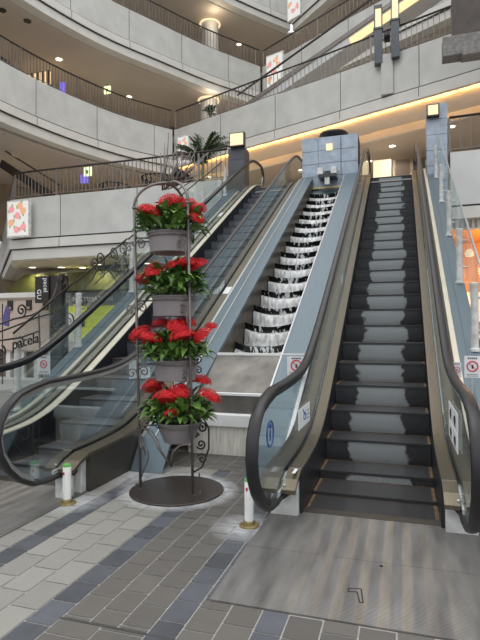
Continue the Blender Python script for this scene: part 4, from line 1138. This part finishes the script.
for x, y in ((-13.3, 14.6), (-12.9, 15.4)):
    b = MB(); b.lathe([(.13, -.03), (.14, 0), (.12, 0)], (x, y, L4-1.78), 18)
    tag(b.build('ceiling_speaker', 'black'), 'dark round fitting in the ceiling at upper left', 'ceiling fitting', 'dark ceiling fittings at upper left')
cv = offset_path(p3r, .03)
b = MB(); b.tube([(p.x, p.y, L3-1.405) for p in offset_path(p3r, .125)], .016, 6)
tag(b.build('cove_light', 'cove_led'), 'warm glowing strip light under the ledge of the diagonal gallery', 'strip light')
for i in range(len(p3r)-1):
    a = offset_path(p3r, .20)[i]; c = offset_path(p3r, .20)[i+1]; L = (c-a).length
    li = bpy.data.lights.new('cove_lamp', 'AREA'); li.shape = 'RECTANGLE'; li.size = L*.98; li.size_y = .1; li.energy = 6.0*L; li.color = (1, .47, .12); li.spread = radians(120)
    lo = bpy.data.objects.new('cove_lamp', li); COL.objects.link(lo); mid = (a+c)/2; lo.location = (mid.x, mid.y, L3-1.455)
    d = (c-a).normalized(); n = Vector((-d.y, d.x, 0)); tgt = Vector((n.x*.8, n.y*.8, .5)).normalized(); zax = -tgt; xax = Vector((d.x, d.y, 0)); yax = zax.cross(xax)
    lo.rotation_euler = Matrix((xax, yax, zax)).transposed().to_euler()
def exit_sign(x, y, z, label):
    root = thing('exit_sign', (x, y, z), label, 'sign')
    b = MB(); b.box(x-.16, x+.16, y, y+.06, z, z+.34); b.build('box', 'exit_lit', root)
    b = MB(); b.prism([(x-.05, z+.08), (x+.05, z+.08), (x+.05, z+.22), (x-.1, z+.22), (x-.1, z+.18), (x-.05, z+.18)], y-.004, y-.001, axis='Y'); b.build('pictogram', 'green', root)
    b = MB(); b.bar((x, y+.03, z+.34), (x, y+.03, z+.5), .03); b.build('hanger', 'baluster', root)
exit_sign(-12.6, 20.2, 12.0, 'small lit sign hanging from the ceiling above the lower curved railing')
exit_sign(-11.6, 17.2, 7.35, 'small yellow-green lit sign behind the balcony railing on the left')

# ------------------------------------------------------------------ flower posters
def poster(c, w, h, d, label, thick=.10):
    """lightbox facing the atrium; d = direction along its width"""
    root = thing('flower_poster', (c[0], c[1], c[2]-h/2), label, 'poster')
    d = Vector((d[0], d[1], 0)).normalized(); n = Vector((d.y, -d.x, 0)); c = Vector(c)
    def place(u, v, o): return c+d*u+Vector((0, 0, v))+n*o
    def slabm(u0, u1, v0, v1, o0, o1, mb, mi=0):
        mb.add([place(u, v, o) for o in (o0, o1) for (u, v) in ((u0, v0), (u1, v0), (u1, v1), (u0, v1))], [(0, 3, 2, 1), (4, 5, 6, 7), (0, 1, 5, 4), (1, 2, 6, 5), (2, 3, 7, 6), (3, 0, 4, 7)], mi)
    m = MB(); slabm(-w/2, w/2, -h/2, h/2, -thick, 0, m); m.build('frame', 'white_metal', root)
    m = MB(); slabm(-w/2+.04, w/2-.04, -h/2+.05, h/2-.05, 0.001, .006, m); m.build('sheet', 'poster_lit', root)
    for i, (u, v) in enumerate(((-.28, .26), (.24, .2), (-.02, .08), (-.3, -.1), (.24, -.24), (-.05, -.3), (.1, .34))):
        m = MB(); cu, cvv = u*w, v*h; R = .11*min(w, h)*1.1
        for k in range(6):
            a = k*pi/3+i; q = 8; ccx = cu+R*.6*cos(a); ccy = cvv+R*.6*sin(a)
            m.add([place(ccx+R*.55*cos(2*pi*t/q), ccy+R*.55*sin(2*pi*t/q), .008+.0003*k) for t in range(q)], [tuple(range(q))], (0, 2, 0, 2, 0)[i % 5])
        for k in range(2):
            a = 1.3+k*2.4+i; m.add([place(cu+R*1.1*cos(a)+R*.7*cos(2*pi*t/6)*.5, cvv+R*1.1*sin(a)+R*.7*sin(2*pi*t/6), .0075) for t in range(6)], [tuple(range(6))], 1)
        m.build('printed_flower', ['pink_p', 'green_p', 'orange_p'], root, fix=False)
    return root
poster((-11.60, 13.42, 4.93), .86, 1.18, (1, 0), 'white flower poster hung on the balcony front at far left, the nearest of the posters')
poster((-5.05, 21.0, 12.1), .85, 1.75, (1, -.35), 'flower poster standing behind the diagonal railing at the bend of the galleries')
poster((-7.30, 16.6, 7.70), .50, 1.0, (1, -.2), 'flower poster behind the potted palm at the left balcony')
poster((-4.75, 23.7, 16.9), .85, 1.9, (1, -.6), 'flower poster at the top edge of the picture on the highest gallery')

# ------------------------------------------------------------------ plants on the second floor
def palm(x, y, z, label, n=22, L=1.1, seed=1, pot=True):
    rnd = random.Random(seed); root = thing('potted_palm', (x, y, z), label, 'potted plant')
    if pot:
        p = MB(); p.lathe([(.2, 0), (.26, .35), (.28, .4), (.25, .41), (.22, .36)], (x, y, z), 20); p.build('pot', 'cardboard', root, smooth=True, auto=40)
    t = MB(); t.tube([(x, y, z+.3), (x+.03, y, z+1.0)], [.06, .035], 8); t.build('stem', 'stem', root)
    m = MB()
    for i in range(n):
        a = rnd.random()*2*pi; el = rnd.uniform(.45, 1.35); l = L*rnd.uniform(.7, 1.1)
        pts = []
        for k in range(7):
            s = k/6; pts.append(Vector((x+cos(a)*cos(el)*l*s, y+sin(a)*cos(el)*l*s*.6, z+.95+sin(el)*l*s-.35*l*s*s)))
        m.tube(pts, .008, 4)
        for k in range(1, 7):
            d = (pts[k]-pts[k-1]).normalized(); sd = d.cross(Vector((0, 0, 1))).normalized()
            for sgn in (-1, 1):
                for q in (0, .5):
                    b_ = pts[k-1].lerp(pts[k], q); leaf_geo(m, b_, (d*.9+sd*sgn).normalized(), Vector((0, 0, 1)), .34*(1-.08*k), .06, .3)
    m.build('fronds', 'palm', root, fix=False)
    return root
palm(-5.75, 14.5, L2, 'potted palm with dark fronds on the balcony left of the cube-lamp pillar', 30, 1.5, 2)
palm(-4.2, 23.4, L3, 'leafy plant behind the railing at the bend of the diagonal gallery', 12, .9, 4)
palm(-8.0, 21.2, L3+.0, 'low plant in the corner between the two third-floor railings', 9, .6, 6)
for (x, y, lab) in ((-9.3, 15.4, 'black slatted round bowl behind the left balcony railing, near its middle post'), (-7.5, 15.0, 'black slatted round bowl behind the left balcony railing, above the plant stand')):
    root = thing('slatted_bowl', (x, y, L2), lab, 'bowl')
    p = MB(); p.lathe([(.12, 0), (.1, .02), (.04, .06), (.04, .55)], (x, y, L2), 14); p.build('pedestal', 'black', root)
    p = MB()
    for k in range(16):
        a = 2*pi*k/16; p.tube([(x+.1*cos(a), y+.1*sin(a), L2+.55), (x+.42*cos(a), y+.42*sin(a), L2+.68), (x+.5*cos(a), y+.5*sin(a), L2+.85)], .022, 5)
    p.tube([(x+.5*cos(2*pi*k/24), y+.5*sin(2*pi*k/24), L2+.86) for k in range(24)], .03, 6, closed=True); p.build('bowl', 'black', root)

# lit shopfronts glimpsed behind the railings
def panel(x0, x1, y, z0, z1, m, name, label, cat, bars=0, barm='wall_brown'):
    root = thing(name, ((x0+x1)/2, y, z0), label, cat)
    b = MB(); b.box(x0, x1, y, y+.1, z0, z1); b.build('panel', m, root)
    if bars:
        b = MB()
        for i in range(bars+1): xx = x0+(x1-x0)*i/bars; b.box(xx-.05, xx+.05, y-.06, y, z0, z1)
        b.build('mullions', barm, root)
    return root
panel(-16.0, -13.6, 17.5, L3+.25, L3+2.0, 'warm_lit', 'lit_shopfront', 'warmly lit barred shopfront behind the third-floor railing at far left', 'shopfront', 9)
panel(-13.15, -12.95, 17.6, L3+1.0, L3+1.5, 'violet_lit', 'violet_sign', 'small violet lit sign behind the third-floor railing at far left', 'sign')
panel(-13.2, -11.3, 23.8, L3+.3, L3+1.4, 'warm_soft', 'lit_shopfront', 'softly lit shopfront through the curved third-floor railing', 'shopfront', 8)
panel(-15.2, -13.4, 17.8, L2+.3, L2+1.4, 'warm_lit', 'lit_shopfront', 'warm lit shopfront at the far left of the second floor', 'shopfront', 5)
panel(-12.4, -12.1, 17.9, L2+1.9, L2+2.25, 'violet_lit', 'violet_sign', 'violet lit sign behind the left balcony railing', 'sign')
panel(-8.6, -5.4, 18.5, L2+.5, L2+1.35, 'warm_lit', 'lit_shopfront', 'warm lit display behind the potted palm', 'shopfront', 7)
panel(-12.0, -9.0, 19.5, L2+.3, L2+1.3, 'warm_dim', 'display_shelf', 'dimly lit amber display shelf behind the left balcony railing', 'shelf', 6, 'wall_tan')
panel(1.6, 4.6, 17.5, L2+.3, L2+1.1, 'poster_lit', 'lit_shopfront', 'bright white window strip behind the far right balcony railing', 'shopfront', 6, 'baluster')
panel(-1.0, -.35, 20.0, L2, L2+2.3, 'warm_soft', 'lit_doorway', 'pale yellow lit doorway at the head of the right-hand escalator', 'doorway')
panel(-.25, 1.0, 20.2, L2, L2+2.3, 'wall_brown', 'dark_doorway', 'brown doorway beside the lit one at the head of the right-hand escalator', 'doorway', 2, 'wall_tan')
# slanted dark rail at far left second floor
b = MB(); b.bar((-14.5, 15.9, L2+2.3), (-11.2, 15.2, L2+.35), .12, .3); b.bar((-14.5, 15.7, L2+2.9), (-11.2, 15.0, L2+.95), .06, .05)
tag(b.build('stair_rail', 'rail_brown'), 'dark slanting stair side behind the balcony railing at far left', 'stair rail')
b = MB(); b.bar((-14.6, 15.2, L3+1.9), (-12.6, 17.0, L3+.2), .12, .22); b.bar((-14.6, 15.4, L3+.4), (-12.6, 16.4, L3+.75), .08, .08)
tag(b.build('stair_rail', 'rail_brown'), 'dark slanting bars in front of the lit shopfront on the third floor', 'stair rail')

# ------------------------------------------------------------------ right-hand ground-floor shop
root = thing('orange_shop', (3.2, 16.5, 0), 'orange lit shop under the second floor at the right edge', 'shop')
b = MB(); b.box(.9, 8.9, 17.5, 17.6, .0, 4.05); b.build('back_wall', 'orange_shop', root)
b = MB(); b.box(.9, 8.9, 13.5, 17.6, 4.05, 4.10); b.build('shop_ceiling', 'orange_wood', root)
b = MB(); b.box(.9, .98, 13.7, 17.5, .0, 4.05); b.build('side_wall', 'orange_wood', root)
b = MB(); b.box(.9, 8.9, 13.36, 13.48, 3.78, 4.02); hd = b.build('header', 'white_wall', root)
b = MB()
for i in range(60): b.box(.95+i*.12, 1.0+i*.12, 13.33, 13.36, 3.82, 3.99)
b.build('header_slats', 'wall_tan', hd)
b = MB(); b.box(1.0, 5, 17.2, 17.49, 1.6, 2.5); b.build('lit_shelf', 'warm_soft', root)
b = MB(); b.box(1.3, 7, 16.2, 17.0, .0, 1.1); b.build('counter', 'cardboard', root)
for i in range(3):
    b = MB(); b.lathe([(.10, 0), (.12, .1), (.05, .2)], (1.75+i*.62, 15.2, 3.35), 12); b.build('pendant_lamp', 'lamp', root)
li = bpy.data.lights.new('shop_lamp', 'POINT'); li.energy = 110; li.color = (1, .55, .24); li.shadow_soft_size = .4
lo = bpy.data.objects.new('shop_lamp', li); COL.objects.link(lo); lo.location = (2.4, 15.6, 3.0)

# ------------------------------------------------------------------ kiosk, banner, information desk on the ground floor (left)
root = thing('kiosk', (-10.8, 12.0, 0), 'pinkish-beige kiosk wall with three small dark square windows at the left edge', 'kiosk')
b = MB(); b.box(-13.5, -9.32, 12.0, 12.3, .80, 2.32); b.build('wall_panel', 'pink_wall', root)
b = MB(); b.box(-13.5, -9.30, 11.97, 12.35, 2.32, 2.46); b.build('white_top', 'white_wall', root)
b = MB(); b.box(-13.5, -9.32, 11.97, 12.0, 2.27, 2.31); b.box(-13.5, -9.32, 11.985, 12.0, 1.73, 1.75); b.box(-13.5, -9.32, 11.97, 12.0, .80, .84); b.build('groove', 'wall_tan', root)
for x in (-10.62, -9.98, -9.42, -11.3):
    b = MB(); b.box(x-.085, x+.085, 11.96, 12.0, 1.96, 2.24); w = b.build('window', 'banner', root)
    b = MB(); b.box(x-.05, x+.05, 11.945, 11.96, 1.99, 2.06); b.build('window_ledge', 'wall_tan', w)
b = MB()
for i in range(9): b.box(-13.2+i*.48, -13.05+i*.48, 12.02, 12.12, .06, .80)
b.build('base_upright', 'white_wall', root); b = MB(); b.box(-13.5, -9.32, 12.15, 12.25, .06, .80); b.build('base_board', 'wall_brown', root)
b = MB(); b.box(-13.5, -9.3, 11.9, 12.3, .001, .06); b.build('plinth', 'white_wall', root)

root = thing('sign_pillar', (-8.75, 11.6, 0), 'dark brown sign pillar with a blade sign of white letters right of the kiosk', 'sign pillar')
b = MB(); b.box(-8.98, -8.62, 11.6, 11.9, .001, 2.85); b.build('pillar', 'banner', root)
b = MB(); b.box(-9.42, -8.99, 11.55, 11.65, 2.13, 2.84); bl = b.build('blade', 'banner', root)
t = text_mb('pacel', .19, lambda x, y, z: (-9.14+y*1.0, 11.545-z, 2.80-x), .006)
t = text_mb('GU', .19, lambda x, y, z: (-9.35+y*1.0, 11.545-z, 2.50-x), .006, 0, t)
t.build('lettering', 'white', bl)

root = thing('information_desk', (-10.4, 16.0, 0), 'lime green information stand with white lettering on its fascia', 'information desk')
b = MB(); b.box(-12.2, -8.6, 16.0, 16.3, 2.25, 2.75); fa = b.build('fascia', 'granite', root)
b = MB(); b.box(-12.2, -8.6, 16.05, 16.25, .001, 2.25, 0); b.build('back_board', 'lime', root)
t = text_mb('INFORMATION', .25, lambda x, y, z: (-11.45+x, 15.985-z, 2.40+y), .02)
t.tube([(-11.75+.2*cos(2*pi*k/24), 15.98, 2.49+.2*sin(2*pi*k/24)) for k in range(24)], .03, 5, closed=True); t.box(-11.78, -11.72, 15.97, 15.99, 2.38, 2.53); t.box(-11.78, -11.72, 15.97, 15.99, 2.57, 2.63)
t.build('lettering', 'white', fa)
b = MB(); b.box(-11.9, -11.3, 15.9, 16.0, .9, 2.0); b.box(-11.95, -11.35, 15.88, 15.9, .3, .85)
b.build('white_board', 'white', root)
b = MB(); b.box(-11.15, -10.9, 15.9, 16.0, 1.5, 1.85); b.build('small_frame', 'banner', root)
b = MB(); b.box(-11.2, -9.2, 15.0, 15.5, .001, 1.0); b.build('desk', 'white_wall', root)
b = MB(); b.prism([(-14.0, 2.78), (-8.2, 2.78), (-8.2, 3.42), (-13.2, 3.42)], 15.6, 16.6, axis='Y')
tag(b.build('green_valance', 'olive'), 'olive green canopy board above the information stand', 'canopy')

# attendant at the desk
def person(x, y, z, label):
    root = thing('person', (x, y, z), label, 'person')
    me = bpy.data.meshes.new('body')
    J = [((0, 0, .92), .13), ((0, 0, 1.12), .125), ((0, 0, 1.32), .15), ((0, 0, 1.46), .06), ((0, -.01, 1.56), .075), ((0, -.01, 1.68), .085),
         ((.19, 0, 1.40), .06), ((.24, -.08, 1.16), .045), ((.16, -.28, 1.08), .035), ((-.19, 0, 1.40), .06), ((-.24, -.08, 1.16), .045), ((-.16, -.28, 1.08), .035),
         ((.10, 0, .86), .09), ((.11, -.01, .48), .065), ((.11, .02, .08), .045), ((.11, -.12, .03), .04), ((-.10, 0, .86), .09), ((-.11, -.01, .48), .065), ((-.11, .02, .08), .045), ((-.11, -.12, .03), .04)]
    E = [(0, 1), (1, 2), (2, 3), (3, 4), (4, 5), (2, 6), (6, 7), (7, 8), (2, 9), (9, 10), (10, 11), (0, 12), (12, 13), (13, 14), (14, 15), (0, 16), (16, 17), (17, 18), (18, 19)]
    me.from_pydata([p for p, r in J], E, []); o = bpy.data.objects.new('body', me); COL.objects.link(o)
    sk = o.modifiers.new('skin', 'SKIN'); o.modifiers.new('sub', 'SUBSURF').levels = 1; o.modifiers['sub'].render_levels = 2
    for v, (p, r) in zip(me.skin_vertices[0].data, J): v.radius = (r, r*.8)
    me.skin_vertices[0].data[0].use_root = True
    dg = bpy.context.evaluated_depsgraph_get(); m2 = bpy.data.meshes.new_from_object(o.evaluated_get(dg)); bpy.data.objects.remove(o)
    m2.materials.clear()
    for k in ('skin', 'shirt', 'cardboard'): m2.materials.append(M[k])
    for p in m2.polygons:
        p.use_smooth = True; zz = p.center.z; p.material_index = 0 if zz > 1.45 or (zz < 1.13 and p.center.y < -.17) else (1 if zz > .9 else 2)
    o = bpy.data.objects.new('body', m2); COL.objects.link(o); o.parent = root
    WORLD_LOC[o.name] = Vector((x, y, z))
    h = MB(); h.lathe([(.02, .13), (.07, .115), (.098, .06), (.103, .0), (.095, -.06), (.07, -.08)], (x, y+.012, z+1.66), 16); h.build('hair', 'hair', root, smooth=True)
    return root
person(-9.95, 15.75, 0, 'person in a pale blue shirt standing behind the information desk')

root = thing('purple_banner', (-9.75, 10.9, 0), 'purple flag-shaped cloth on a thin pole at the left edge in front of the kiosk', 'banner')
b = MB(); b.prism([(-9.95, 1.55), (-9.72, 1.50), (-9.68, 1.95), (-9.8, 2.05)], 10.9, 10.93, axis='Y'); b.build('cloth', 'purple', root)
b = MB(); b.tube([(-9.95, 10.95, 0), (-9.95, 10.95, 2.1)], .015, 6); b.build('pole', 'iron', root)

# ------------------------------------------------------------------ light
W = bpy.data.worlds.new('atrium_daylight'); SC.world = W; W.use_nodes = True; nt = W.node_tree
bg = nt.nodes['Background']; tc = nt.nodes.new('ShaderNodeTexCoord'); sp = nt.nodes.new('ShaderNodeSeparateXYZ'); lk(nt, tc.outputs['Generated'], sp.inputs[0])
cr = nt.nodes.new('ShaderNodeValToRGB'); mr = nt.nodes.new('ShaderNodeMapRange'); mr.inputs['From Min'].default_value = -1; lk(nt, sp.outputs['Z'], mr.inputs['Value']); lk(nt, mr.outputs['Result'], cr.inputs['Fac'])
e = cr.color_ramp.elements; e[0].position = .45; e[0].color = (.16, .155, .15, 1); e[1].position = .95; e[1].color = (1, 1, 1, 1)
x = e.new(.55); x.color = (.42, .43, .45, 1); x = e.new(.72); x.color = (.80, .83, .87, 1)
lk(nt, cr.outputs['Color'], bg.inputs['Color']); bg.inputs['Strength'].default_value = 1.5
# soft daylight through the atrium roof
sl = bpy.data.lights.new('roof_daylight', 'AREA'); sl.shape = 'RECTANGLE'; sl.size = 9; sl.size_y = 10; sl.energy = 600; sl.color = (.97, .985, 1)
so = bpy.data.objects.new('roof_daylight', sl); COL.objects.link(so); so.location = (-2.5, 5.5, 20)

SC.view_settings.view_transform = 'Standard'; SC.view_settings.look = 'None'; SC.view_settings.gamma = 1.; SC.view_settings.exposure = .15
SC.view_settings.use_curve_mapping = False
